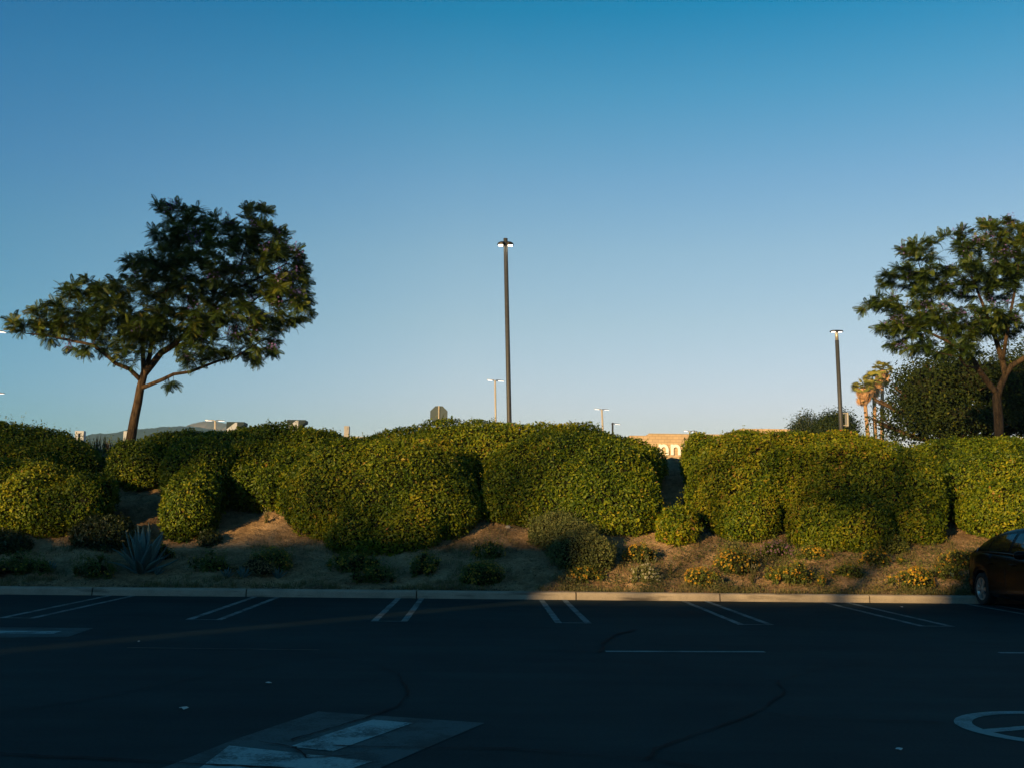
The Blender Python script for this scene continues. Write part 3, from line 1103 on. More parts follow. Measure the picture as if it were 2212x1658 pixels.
# tall weeds with pale seed heads
for x, y, h, lab in ((1625, 1262, .55, 'tall branching weed with pale seed heads right of the yellow shrubs'), (1408, 1238, .42, 'thin tall weed beside the white flowered shrub'), (1448, 1240, .3, 'short weed with pale heads right of the white flowered shrub'), (1515, 1250, .3, 'short pale weed stalk left behind the bright yellow shrub'), (575, 1130, .35, 'leafy sprout on the slope below the flat topped hedge')):
    g = ground_at(x, y)
    m_ = MB()
    for k in range(9):
        az = random.uniform(0, 6.28); lean = random.uniform(.1, .55)
        hh = h * random.uniform(.55, 1)
        tip = g + Vector((math.cos(az) * lean * hh, math.sin(az) * lean * hh, hh))
        mid = g.lerp(tip, .5) + Vector((0, 0, .04))
        m_.tube([g, mid, tip], [.006, .005, .003], 4, 0, .3)
        q = np.array([tip + Vector((random.gauss(0, .014), random.gauss(0, .014), random.gauss(0, .02))) for _ in range(7)])
        scatter(m_, FV, FF, q, frames(np.tile((0., 0, 1), (7, 1)), .6), np.full(7, .011), 1, RNG.random(7))
        q = np.array([g.lerp(tip, t) for t in np.linspace(.1, .8, 7)])
        scatter(m_, LV, LF, q, frames(np.tile((0., 0, 1), (7, 1)), .9), np.full(7, .05), 0, RNG.random(7) * .5)
    tag(m_.build('weed', [M_grass, M_wht], None, g), lab, 'weed', 'tall weeds on the bank')

# ground litter and grass: uncountable
def bank_pts(n, x0=-12, x1=14, y0=21.85, y1=27.0, pw=1.6):
    x = RNG.uniform(x0, x1, n)
    y = y0 + (y1 - y0) * RNG.random(n) ** pw
    return np.stack([x, y, tz(x, y)], -1)


m_ = MB()
p = bank_pts(42000)
cl = noise(p, 0.6, 2)
p = p[(cl > 0.0) | (RNG.random(len(p)) < .3)]
CV = np.array([(-.5, -.18, 0), (.5, -.14, .05), (.55, .16, .02), (-.45, .2, .07)])
scatter(m_, CV, np.array([(0, 1, 2, 3)]), p + np.array([0, 0, .014]), frames(np.tile((0., 0, 1), (len(p), 1)), .3), RNG.uniform(.010, .05, len(p)), 0, RNG.random(len(p)) ** 1.5)
tag(m_.build('mulch', M_chip), 'scattered dry leaves, chips and twigs on the sandy bank', 'ground litter', kind='stuff')
m_ = MB()
p = bank_pts(2600, pw=1.8)
cl = noise(p, 1.0, 1) + np.clip((p[:, 0] - 1) * .15, 0, .55)
p = p[cl > 0.22]
BV = np.array([(-.04, 0, 0), (.04, 0, 0), (.03, .12, .6), (0, .3, 1.0)])
pts = np.repeat(p, 14, 0) + RNG.normal(size=(len(p) * 14, 3)) * np.array([.05, .05, 0])
pts[:, 2] = tz(pts[:, 0], pts[:, 1])
az = RNG.uniform(0, 6.28, len(pts))
fr = np.stack([np.stack([np.cos(az), np.sin(az), az * 0], -1), np.stack([-np.sin(az), np.cos(az), az * 0], -1), np.tile((0., 0, 1), (len(pts), 1))], 1)
scatter(m_, BV, np.array([(0, 1, 2, 3)]), pts, fr, RNG.uniform(.04, .12, len(pts)), 0, np.clip(RNG.normal(.4, .25, len(pts)), 0, 1))
# low creeping green patches near the kerb
p = bank_pts(15000, 1.5, 14, 21.82, 24.6, 1.7)
cl = noise(p, 0.55, 0) + np.clip((p[:, 0] - 3) * .05, 0, .25)
p = p[cl > 0.30]
p = np.repeat(p, 3, 0) + RNG.normal(size=(len(p) * 3, 3)) * np.array([.06, .06, 0])
p[:, 2] = tz(p[:, 0], p[:, 1]) + RNG.random(len(p)) ** 2 * .10 * np.clip((p[:, 1] - 21.7) * 2, .2, 1)
scatter(m_, LV, LF, p + np.array([0, 0, .02]), frames(np.tile((0., -.3, 1), (len(p), 1)), .6), RNG.uniform(.025, .05, len(p)), 0, RNG.random(len(p)) * .5)
for k in range(60):
    cx_, cy_ = random.uniform(1.5, 12.5), random.uniform(21.95, 24.4)
    n = random.randint(60, 240)
    q = np.stack([RNG.normal(cx_, random.uniform(.1, .35), n), RNG.normal(cy_, .15, n), np.zeros(n)], -1)
    q = q[q[:, 1] > 21.85]
    q[:, 2] = tz(q[:, 0], q[:, 1]) + RNG.random(len(q)) ** 1.6 * random.uniform(.06, .22)
    scatter(m_, LV, LF, q, frames(np.tile((0., -.4, .8), (len(q), 1)), .9), RNG.uniform(.03, .07, len(q)), 0, np.clip(RNG.normal(random.uniform(.1, .6), .2, len(q)), 0, 1))
tag(m_.build('grass_tufts', M_grass), 'sparse dry grass and creeping weeds on the bank', 'grass', kind='stuff')

for x, y, s_, lab in ((541, 1234, .10, 'pale stone left of the lone yellow shrub'), (1098, 1140, .10, 'pale rock at the edge of the domed hedge'), (1070, 1195, .07, 'small stone beside the upper middle flowering shrub')):
    g = ground_at(x, y)
    m_ = MB()
    V, Fq = se_mesh((g.x, g.y, g.z + s_ * .25), (s_ * .6, s_ * .5, s_ * .4), 12, 8)
    V = V + RNG.normal(size=V.shape) * s_ * .04
    m_.add(V, Fq)
    tag(m_.build('stone', M_conc, None, g), lab, 'stone', 'stones on the bank')


# ------------------------------------------------------------------ trees
def colonize(skel, attr, step=0.16, infl=1.4, kill=0.34, iters=70, wander=0.12):
    """space colonization; skel = list of polylines (Vectors), returns nodes, parent"""
    nodes = []; par = []; fixr = {}
    key = {}
    for pl, r0_, r1_ in skel:
        prev = None
        tot = sum((pl[i + 1] - pl[i]).length for i in range(len(pl) - 1))
        acc = 0
        first = pl[0]
        kk = tuple(round(c, 3) for c in first)
        if kk in key:
            prev = key[kk]
        elif nodes:
            arr = np.array(nodes)
            prev = int(np.argmin(np.sum((arr - np.array(first)) ** 2, 1)))
        else:
            nodes.append(np.array(first)); par.append(-1); prev = 0; fixr[0] = r0_
        for a, b_ in zip(pl[:-1], pl[1:]):
            L = (b_ - a).length
            n = max(1, int(L / step))
            for i in range(1, n + 1):
                q = a.lerp(b_, i / n)
                acc_ = acc + L * i / n
                nodes.append(np.array(q)); par.append(prev)
                prev = len(nodes) - 1
                fixr[prev] = r0_ + (r1_ - r0_) * acc_ / tot
            acc += L
            key[tuple(round(c, 3) for c in b_)] = prev
    nodes = list(nodes)
    A = attr.copy()
    alive = np.ones(len(A), bool)
    arr = np.array(nodes)
    D = np.sqrt(((A[:, None] - arr[None]) ** 2).sum(2))
    near = D.argmin(1); nd = D.min(1)
    for it in range(iters):
        act = alive & (nd < infl * (3 if it < 3 else 1.3))
        if not act.any():
            break
        new = []
        for nid in np.unique(near[act]):
            s_ = act & (near == nid)
            v_ = A[s_] - nodes[nid]
            v_ /= np.linalg.norm(v_, axis=1, keepdims=True) + 1e-9
            d = v_.mean(0) + RNG.normal(size=3) * wander
            d /= np.linalg.norm(d) + 1e-9
            new.append((nid, nodes[nid] + d * step))
        st = len(nodes)
        for nid, q in new:
            nodes.append(q); par.append(int(nid))
        na = np.array([q for _, q in new])
        D = np.sqrt(((A[:, None] - na[None]) ** 2).sum(2))
        m2 = D.min(1); i2 = D.argmin(1) + st
        up = m2 < nd
        near = np.where(up, i2, near); nd = np.where(up, m2, nd)
        alive &= nd > kill
    return np.array(nodes), np.array(par), fixr


def tree_wood(m_, nodes, par, fixr, tip=0.006, expo=2.4, mat=0):
    n = len(nodes)
    ch = [[] for _ in range(n)]
    for i, p_ in enumerate(par):
        if p_ >= 0:
            ch[p_].append(i)
    rad = np.zeros(n)
    for i in range(n - 1, -1, -1):
        if not ch[i]:
            rad[i] = tip
        else:
            rad[i] = sum(rad[c_] ** expo for c_ in ch[i]) ** (1 / expo)
        if i in fixr:
            rad[i] = max(min(rad[i], fixr[i] * 1.0), fixr[i])
    done = set()
    stack = [0]
    starts = [(None, 0)]
    while starts:
        p_, i = starts.pop()
        chain = [p_, i] if p_ is not None else [i]
        while ch[i]:
            cs = sorted(ch[i], key=lambda c_: -rad[c_])
            for o in cs[1:]:
                starts.append((i, o))
            i = cs[0]
            chain.append(i)
        if len(chain) < 2:
            continue
        rr = [float(rad[k]) for k in chain]
        if p_ is not None:
            rr[0] = min(rr[0], rr[1] * 1.2)
        big = max(rr) > 0.05
        m_.tube([nodes[k] for k in chain], rr, 10 if big else 4, mat, .5, True)
    return rad, ch


def frond_template(n=9, L=1.0, droop=0.35):
    """feathery compound leaf along +x"""
    V = []; Fc = []
    def pt(t):
        return np.array([t * L * (1 - 0.1 * t), 0, -droop * t * t * L])
    for k in range(n):
        t = 0.12 + 0.85 * k / (n - 1)
        c_ = pt(t)
        ln = 0.30 * math.sin(math.pi * (0.18 + 0.74 * t)) ** 0.7
        for s_ in (-1, 1):
            a = math.radians(58 - 22 * t)
            d = np.array([math.cos(a), s_ * math.sin(a), -0.30])
            w_ = np.array([math.sin(a), -s_ * math.cos(a), 0]) * 0.030
            i = len(V)
            V += [c_, c_ + d * ln * .5 + w_, c_ + d * ln, c_ + d * ln * .5 - w_]
            Fc.append((i, i + 1, i + 2, i + 3) if s_ > 0 else (i, i + 3, i + 2, i + 1))
    i = len(V)
    for t in (0, .5, 1):
        c_ = pt(t)
        V += [c_ + np.array([0, .010, 0]), c_ - np.array([0, .010, 0])]
    Fc += [(i, i + 2, i + 3, i + 1), (i + 2, i + 4, i + 5, i + 3)]
    return np.array(V), np.array(Fc)


FR1 = frond_template(12, 1, .25)
FR2 = frond_template(10, 1, .6)


def dirframes(d, up=None, roll=0.5):
    """frames whose x axis follows d and z is roughly up"""
    d = d / (np.linalg.norm(d, axis=1, keepdims=True) + 1e-9)
    u = np.tile((0., 0, 1.), (len(d), 1)) + RNG.normal(size=d.shape) * roll
    y = np.cross(u, d)
    y /= np.linalg.norm(y, axis=1, keepdims=True) + 1e-9
    z = np.cross(d, y)
    return np.stack([d, y, z], 1)


def jacaranda(label, skel_px, blobs_px, Y0, base, nattr, flowers, fl_bias, frond=0.42, per=3):
    root = thing('jacaranda_tree', label, 'tree', base, 'jacaranda trees on the bank')
    skel = []
    for pl, r0_, r1_ in skel_px:
        skel.append(([P(x, y, Y0 + dy) for x, y, dy in pl], r0_, r1_))
    skel[0][0].insert(0, Vector(base))
    A = []
    ce = []
    for (x, y, rx, ry, dy, rd, wgt) in blobs_px:
        n = int(nattr * wgt)
        d = RNG.normal(size=(n, 3))
        d /= np.linalg.norm(d, axis=1, keepdims=True)
        d *= RNG.random((n, 1)) ** (1 / 2.4)
        c_ = np.array(P(x, y, Y0 + dy))
        A.append(c_ + d * np.array([rx * PX(Y0), rd, ry * PX(Y0)]))
        ce.append(c_)
    A = np.concatenate(A)
    nodes, par, fixr = colonize(skel, A)
    wood = MB()
    rad, ch = tree_wood(wood, nodes, par, fixr)
    wood.build('trunk', M_bark, root)
    tips = np.array([i for i in range(len(nodes)) if i not in fixr and rad[i] < 0.016])
    cr_ = MB()
    cen = A.mean(0)
    for tm, (tv, tf) in enumerate((FR1, FR2)):
        sel = np.repeat(tips, per)
        sel = sel[RNG.random(len(sel)) < 0.55]
        pos = nodes[sel]
        bd = nodes[sel] - nodes[par[sel]]
        bd /= np.linalg.norm(bd, axis=1, keepdims=True) + 1e-9
        out = pos - cen
        out /= np.linalg.norm(out, axis=1, keepdims=True) + 1e-9
        d = bd * 0.5 + out * 0.35 + RNG.normal(size=pos.shape) * np.array([.75, .75, .4])
        d[:, 2] += 0.05
        r_ = np.clip(RNG.normal(.42, .2, len(pos)) + noise(pos, 1.2, 1) * .18, 0, 1)
        scatter(cr_, tv, tf, pos, dirframes(d, None, .55), frond * RNG.uniform(.6, 1.15, len(pos)), 0, r_)
    cr_.build('crown', M_jac, root)
    fl = MB()
    ends = np.array([i for i in tips if not ch[i]])
    dn = np.array([(np.sum((nodes[tips] - nodes[i]) ** 2, 1) < .5).sum() for i in ends])
    wgt = np.array([fl_bias(nodes[i]) for i in ends]) * (dn > np.percentile(dn, 20)) + 1e-9
    pick = RNG.choice(len(ends), flowers, p=wgt / wgt.sum(), replace=False)
    for k in pick:
        c_ = nodes[ends[k]] + np.array([0, -0.12, .05])
        n = random.randint(14, 26)
        sp = random.uniform(.06, .11)
        q = c_ + RNG.normal(size=(n, 3)) * np.array([sp, sp, sp * 1.1])
        scatter(fl, FV, FF, q, frames(RNG.normal(size=(n, 3)), .5), RNG.uniform(.022, .036, n), 0, np.clip(RNG.normal(.5, .25, n), 0, 1))
    tag(fl.build('flowers', M_jacf, root), kind='stuff')
    return root, nodes


def bx(pts, d0=0.0):
    return pts


YL = 28.6
trunk_base = P(281, 972, YL)
trunk_base.z = float(tz(trunk_base.x, YL)) - 0.05
SK = [
    ([(283, 945, 0), (290, 905, 0), (298, 868, 0), (303, 838, 0), (311, 808, 0)], .140, .10),
    ([(311, 808, 0), (330, 785, 0), (348, 762, -.1), (368, 750, -.2), (400, 722, -.3), (440, 690, -.3), (480, 640, -.2)], .10, .035),
    ([(311, 808, 0), (309, 770, .1), (308, 740, .3), (290, 700, .5), (262, 680, .8), (235, 650, .9)], .07, .02),
    ([(311, 808, 0), (323, 770, .2), (330, 720, .4), (350, 660, .6), (370, 590, .5), (390, 520, .4)], .07, .02),
    ([(303, 820, 0), (280, 797, -.2), (250, 785, -.4), (233, 770, -.5), (200, 745, -.6), (150, 735, -.6), (100, 725, -.5), (55, 720, -.4)], .06, .014),
    ([(305, 842, 0), (318, 833, -.1), (350, 820, -.4), (375, 808, -.5), (410, 803, -.5), (470, 780, -.5), (510, 770, -.4), (560, 740, -.3)], .055, .016),
    ([(368, 750, -.2), (430, 735, .4), (500, 690, .8), (560, 640, 1.0)], .05, .02),
    ([(480, 640, -.2), (520, 570, 0), (540, 500, .1)], .035, .015),
    ([(480, 640, -.2), (560, 600, -.4), (620, 570, -.4)], .035, .015),
]
BL = [
    (362, 452, 42, 24, 0, .7, .045), (430, 480, 40, 35, .2, 1.0, .07), (400, 520, 78, 38, .2, 1.3, .10), (545, 458, 40, 26, 0, .8, .05), (545, 510, 85, 38, .1, 1.4, .11),
    (350, 590, 95, 55, .2, 1.8, .13), (460, 590, 95, 70, 0, 2.0, .15), (600, 580, 75, 60, -.2, 1.6, .11), (628, 650, 58, 62, -.3, 1.3, .09), (560, 690, 80, 48, -.2, 1.6, .09),
    (560, 755, 55, 30, -.3, .9, .035), (470, 755, 60, 25, -.3, 1.0, .03), (200, 625, 62, 32, .2, 1.1, .055), (160, 680, 95, 34, 0, 1.4, .08), (70, 700, 55, 20, -.3, .8, .035), (20, 688, 26, 10, -.3, .4, .008), (110, 728, 55, 16, -.5, .6, .02),
    (250, 700, 85, 50, .2, 1.7, .10), (210, 755, 60, 18, -.5, .7, .02), (380, 680, 90, 50, .6, 1.6, .09), (372, 832, 14, 10, -.5, .2, .004), (440, 700, 60, 45, -.7, .9, .05), (270, 640, 70, 45, 0, 1.4, .06), (155, 765, 18, 10, -.4, .3, .004), (330, 705, 55, 32, -.5, 1.0, .035), (425, 750, 45, 28, -.5, .9, .025), (285, 752, 35, 20, -.3, .7, .012),
]


def flb(p_):
    # more blossom on the right side of the crown
    return 0.25 + max(0.0, (p_[0] + 8.5)) * 0.8


left_tree, nL = jacaranda('full leaning jacaranda at the left with a spreading dark crown and purple blossom', SK, BL, YL, trunk_base, 2300, 70, flb, frond=.29, per=13)

YR = 33.0
rb = P(2159, 975, YR)
rb.z = 3.0
SK2 = [
    ([(2159, 960, 0), (2157, 905, 0), (2153, 860, 0), (2154, 850, 0)], .155, .13),
    ([(2154, 850, 0), (2130, 820, 0), (2112, 795, -.2), (2102, 775, -.3), (2075, 755, -.5), (2048, 738, -.6), (2010, 720, -.6), (1960, 705, -.5)], .10, .02),
    ([(2154, 850, 0), (2172, 810, .1), (2166, 780, .2), (2150, 730, .4), (2120, 650, .5), (2100, 600, .4)], .11, .025),
    ([(2172, 810, .1), (2185, 790, 0), (2215, 772, -.2), (2260, 730, -.3), (2300, 680, 0)], .09, .03),
    ([(2166, 780, .2), (2172, 740, -.2), (2180, 690, -.4), (2192, 630, -.4), (2200, 570, -.3), (2205, 530, 0)], .06, .02),
    ([(2102, 775, -.3), (2060, 740, .3), (2030, 690, .5), (2000, 620, .5), (1985, 570, .3)], .045, .015),
    ([(2112, 795, -.2), (2085, 790, -.6), (2070, 770, -.9), (2040, 765, -1)], .04, .015),
]
BR = [
    (1978, 545, 50, 26, 0, .8, .045), (1965, 530, 25, 14, 0, .5, .012), (2060, 505, 32, 16, 0, .6, .02), (2085, 530, 45, 25, .1, .9, .04), (2160, 500, 60, 28, 0, 1.2, .07), (1935, 595, 48, 22, .1, 1.0, .04), (1908, 650, 52, 25, 0, 1.0, .045), (1880, 663, 30, 10, 0, .4, .01),
    (1930, 705, 52, 26, -.2, 1.0, .045), (1975, 745, 50, 26, -.4, .9, .04), (2000, 600, 70, 40, .2, 1.4, .08), (2010, 680, 70, 40, 0, 1.5, .08), (2090, 600, 75, 50, .1, 1.7, .10), (2100, 690, 75, 40, 0, 1.5, .08), (2190, 570, 70, 55, 0, 1.8, .10), (2200, 680, 70, 45, .2, 1.8, .08), (2300, 560, 90, 80, 0, 2.0, .12), (2330, 680, 100, 60, 0, 2.0, .10), (2060, 750, 60, 24, -.5, 1.0, .03),
]
right_tree, nR = jacaranda('open airy jacaranda at the right edge with upright forked trunk', SK2, BR, YR, rb, 2300, 95, lambda p_: 0.5 + max(0, p_[2] - 7.0) * .5, frond=.30, per=14)


def leafy_tree(name, label, base, trunkr, blobs, dens, size, mat, group=None, bark=M_barkd, nb=26, core=0.0):
    root = thing(name, label, 'tree', base, group)
    base = Vector(base)
    w_ = MB()
    cc = Vector(np.mean([b[0] for b in blobs], 0))
    fork = base.lerp(Vector((cc.x, cc.y, cc.z)), 0.45)
    w_.tube([base, base.lerp(fork, .5) + Vector((.05, 0, 0)), fork], [trunkr, trunkr * .85, trunkr * .7], 10)
    for (c_, r_) in blobs:
        e_ = Vector(c_)
        mid = fork.lerp(e_, .5) + Vector((random.uniform(-.3, .3), random.uniform(-.3, .3), -.2))
        w_.tube([fork, mid, e_], [trunkr * .45, trunkr * .3, trunkr * .12], 6)
        for k in range(4):
            d = Vector((random.gauss(0, 1), random.gauss(0, 1), random.gauss(0, 1))).normalized()
            w_.tube([mid.lerp(e_, .4), e_ + Vector((d.x * r_[0], d.y * r_[1], d.z * r_[2])) * .85], [trunkr * .12, trunkr * .04], 4)
    w_.build('trunk', bark, root)
    m_ = MB()
    for (c_, r_) in blobs:
        vol = 4.19 * r_[0] * r_[1] * r_[2]
        ncl = int(vol * dens)
        d = RNG.normal(size=(ncl, 3)); d /= np.linalg.norm(d, axis=1, keepdims=True)
        d *= (0.35 + 0.65 * RNG.random((ncl, 1)) ** .5)
        cl = np.array(c_) + d * np.array(r_) * (1 + 0.28 * noise(d * 3, 1.0, 1))[:, None]
        cl = cl[(noise(cl, max(r_) * .35, 2) > -0.45)]
        k = nb
        pos = np.repeat(cl, k, 0) + RNG.normal(size=(len(cl) * k, 3)) * size * 1.9
        N = RNG.normal(size=pos.shape) * .6 + np.repeat((cl - np.array(c_)) / np.array(r_), k, 0) + np.array([0, -.2, .5])
        r0_ = np.clip(np.repeat(RNG.normal(.35, .16, len(cl)), k) + RNG.normal(size=len(pos)) * .15, 0, 1)
        scatter(m_, LV, LF, pos, frames(N, .5), size * RNG.uniform(.7, 1.3, len(pos)), 0, r0_)
    if core > 0:
        for (c_, r_) in blobs:
            if min(r_) > .8:
                V, Fq = se_mesh(c_, tuple(x * core for x in r_), 24, 14)
                V = V + (noise(V, .8, 1) * .15)[:, None]
                m_.add(V, Fq, 1, None, True)
    m_.build('crown', [mat, M_core], root)
    return root


def PB(x, y, rx, rz, Y, ry):
    return (tuple(P(x, y, Y)), (rx * PX(Y), ry, rz * PX(Y)))


YF = 46.0
fb = P(2110, 1000, YF); fb.z = 3.1
leafy_tree('ficus_tree', 'dense dark broadleaf tree behind the right jacaranda trunk', fb, .35, [
    PB(2010, 850, 85, 80, YF, 2.5), PB(1950, 885, 42, 50, YF - .5, 1.5), PB(1975, 812, 42, 28, YF, 1.4), PB(2080, 820, 85, 60, YF, 3), PB(2170, 830, 85, 75, YF, 3), PB(2270, 820, 90, 90, YF, 3), PB(2080, 905, 110, 45, YF - .6, 2.6), PB(2220, 905, 100, 45, YF, 2.6), PB(1990, 920, 70, 30, YF, 2),
    PB(1885, 905, 26, 16, YF - .5, .7), PB(1888, 862, 13, 8, YF - .5, .4), PB(1935, 835, 22, 20, YF - .5, .7), PB(2050, 775, 40, 18, YF, 1.2), PB(2000, 790, 25, 22, YF, .9), PB(1965, 935, 60, 15, YF, 1.2), PB(2370, 860, 90, 90, YF, 3)], 15.0, .13, M_fic, nb=26, core=.62)
YT = 92
leafy_tree('round_tree', 'dark rounded distant tree standing behind the right lamp post', tuple(P(1812, 1087, YT)), .3, [PB(1815, 922, 30, 28, YT, 1.5), PB(1790, 915, 22, 20, YT, 1.2), PB(1800, 930, 44, 20, YT, 1.5), PB(1830, 935, 17, 22, YT, 1)], 55, .17, M_fic, nb=20, group='distant trees')
leafy_tree('round_tree', 'paler sunlit distant tree left of the right lamp post', tuple(P(1742, 1087, YT + 3)), .25, [PB(1742, 915, 16, 20, YT + 3, 1), PB(1725, 925, 15, 14, YT + 3, 1), PB(1762, 922, 16, 18, YT + 3, 1), PB(1745, 932, 34, 14, YT + 3, 1)], 50, .16, M_hedged, nb=20, group='distant trees')
leafy_tree('small_tree', 'small yellowish tree top between the white pylons', tuple(P(237, 1060, 60)), .12, [PB(237, 948, 9, 7, 60, .4), PB(232, 956, 14, 10, 60, .5)], 60, .10, M_hedge, nb=12, group=None)
leafy_tree('small_tree', 'low sunlit bush top below the palm trunks', tuple(P(1870, 1060, 55)), .12, [PB(1862, 945, 34, 10, 55, .8), PB(1835, 948, 30, 9, 55, .6), PB(1900, 946, 25, 8, 55, .6)], 40, .10, M_hedge, nb=12, group=None)

# strappy leaves standing up in the dip left of the trunk
gq = P(240, 985, 29.5)
m_ = MB()
for k in range(130):
    x = random.uniform(185, 292)
    q = P(x, 985, 29.3 + random.uniform(-.4, .4))
    top = P(x + random.uniform(-12, 12), random.uniform(938, 962), 29.3)
    m_.tube([q, q.lerp(top, .6), top], [.012, .011, .002], 3, 0, random.random())
tag(m_.build('spiky_plant', M_hedged, None, Vector((gq.x, gq.y, 3.0))), 'clump of upright strappy leaves in the dip left of the leaning trunk', 'plant')


# ------------------------------------------------------------------ palms
def palm(label, crown, basept, Y, dead_side=1.0):
    c_ = P(*crown, Y)
    b_ = P(*basept, Y)
    b_.z = 3.1
    root = thing('fan_palm', label, 'palm', b_, 'fan palms beyond the hedges')
    t = MB()
    mid = b_.lerp(c_, .5) + Vector((.25, 0, 0))
    t.tube([b_, mid, c_], [.40, .30, .26], 10)
    t.build('trunk', M_barkp, root)
    FVp = []; FFp = []
    for k in range(13):
        a = math.radians(-78 + 156 * k / 12)
        i = len(FVp)
        d = np.array([math.cos(a), math.sin(a), 0])
        n_ = np.array([-math.sin(a), math.cos(a), 0])
        FVp += [np.zeros(3), d * .55 + n_ * .07, d * 1.0 + np.array([0, 0, -.28]), d * .55 - n_ * .07]
        FFp.append((i, i + 3, i + 2, i + 1))
    FVp = np.array(FVp); FFp = np.array(FFp)
    g_ = MB()
    n = 32
    d = RNG.normal(size=(n, 3)); d[:, 2] = RNG.uniform(-.35, 1.2, n)
    d /= np.linalg.norm(d, axis=1, keepdims=True)
    pos = np.array(c_) + d * np.array([1.0, 1.0, .9])
    for k in range(n):
        g_.tube([c_, Vector(pos[k])], [.05, .03], 3, 0, .5)
    scatter(g_, FVp, FFp, pos, dirframes(d + np.array([0, 0, -.15]), None, .3), RNG.uniform(.7, 1.05, n), 0, RNG.random(n))
    g_.build('crown', M_palm, root)
    s_ = MB()
    n = 60
    a = RNG.uniform(0, 6.28, n)
    hh = RNG.uniform(.1, 2.2, n)
    pos = np.array(c_) + np.stack([np.cos(a) * (.75 - hh * .18), np.sin(a) * (.75 - hh * .18), -hh * .9], -1)
    d = np.stack([np.cos(a) * .35, np.sin(a) * .35, -np.ones(n)], -1)
    scatter(s_, FVp, FFp, pos, dirframes(d, None, .8), RNG.uniform(.6, 1.0, n), 0, RNG.random(n))
    s_.build('dead_fronds', M_pdead, root)
    return root


palm('tallest fan palm with a pale dead skirt, rightmost of three', (1906, 800), (1893, 945), 165)
palm('middle fan palm of three with green crown and peach dead fronds', (1887, 822), (1884, 945), 160)
palm('lowest fan palm of three, leftmost crown', (1866, 838), (1877, 945), 158)


# ------------------------------------------------------------------ lamp posts
def pole_pts(xt, yt, xb, yb, Y):
    T = P(xt, yt, Y); B = P(xb, yb, Y)
    k = (T.z - 3.1) / (T.z - B.z)
    base = T + (B - T) * k
    return T, base


def flat_head(root, at, dirx, L, mat, lens, tilt=0.0, wd=.30, bright=True):
    """slim area-light head reaching out from the pole"""
    m_ = MB()
    s_ = 1 if dirx > 0 else -1
    prof = [(0, .05), (.12, .065), (.3, .06), (.75, .045), (1, .015), (1, -.01), (.75, -.03), (.12, -.04), (0, -.03)]
    V = []
    for yy in (-wd / 2, wd / 2):
        for x, z in prof:
            k = 0.55 if x < .13 else (0.8 if x > .9 else 1)
            V.append((at[0] + s_ * x * L, at[1] + yy * k, at[2] + z * L * .9 + tilt * x * L))
    n = len(prof)
    Fc = [tuple(range(n)), tuple(range(2 * n - 1, n - 1, -1))] + [(i, n + i, n + (i + 1) % n, (i + 1) % n) for i in range(n)]
    m_.add(V, Fc)
    h_ = m_.build('lamp_head', mat, root)
    l_ = MB()
    z0 = at[2] - .042 * L
    V = [(at[0] + s_ * L * x, at[1] + y * wd, z0 + tilt * x * L + dz) for dz in (0, -.01) for x, y in ((.3, -.4), (.95, -.36), (.95, .36), (.3, .4))]
    l_.add(V, [(0, 1, 2, 3), (7, 6, 5, 4), (0, 4, 5, 1), (1, 5, 6, 2), (2, 6, 7, 3), (3, 7, 4, 0)])
    o = l_.build('lens', lens, None, Vector((0, 0, 0)))
    o.parent = h_
    o.location = -root.location if False else (0, 0, 0)
    # vertices are world; head mesh is relative to root, so shift
    o.data.transform(Matrix.Translation(-root.location))
    return h_


LG = 'parking lot lamp posts beyond the hedges'
# main post
T, B = pole_pts(1092, 516, 1100, 905, 48)
rt = thing('lamp_post', 'tallest nearest grey lamp post with two lit round heads, centre of picture', 'lamp post', B, LG)
m_ = MB(); m_.tube([B, B.lerp(T, .25), B.lerp(T, .26), T], [.115, .108, .104, .092], 20); m_.build('pole', M_metal, rt)
m_ = MB(); m_.tube([T, T + Vector((0, 0, .015))], [.1, .09], 20); m_.build('cap', M_dark, rt)
for k in (.12, .145, .17):
    q = B.lerp(T, k + .04)
    m_ = MB(); m_.tube([q, q + Vector((0, 0, .02))], .117, 20); m_.build('band', M_gal, rt)
for s_ in (-1, 1):
    hm = MB()
    c_ = T + Vector((s_ * .085, 0, -.26))
    V, Fq = se_mesh((0, 0, 0), (.27, .23, .13), 32, 16)
    V = V[:]
    V[:, 0] = np.where(V[:, 0] * s_ < 0, 0, V[:, 0])
    V[:, 2] = np.where(V[:, 2] < -.045, -.045, V[:, 2])
    hm.add(V + np.array(c_), Fq, 0, None, True)
    h_ = hm.build('lamp_head', M_dark, rt)
    lm = MB()
    for k in range(4):
        for j in range(2):
            lm.box((c_.x + s_ * (.055 + .047 * k), c_.y - .10 + .10 * j - .03, c_.z - .062), (.042, .07, .04), 0, None, None, .008)
    l_ = lm.build('lens', M_led, None, Vector((0, 0, 0))); l_.parent = h_
    l_.data.transform(Matrix.Translation(-rt.location))
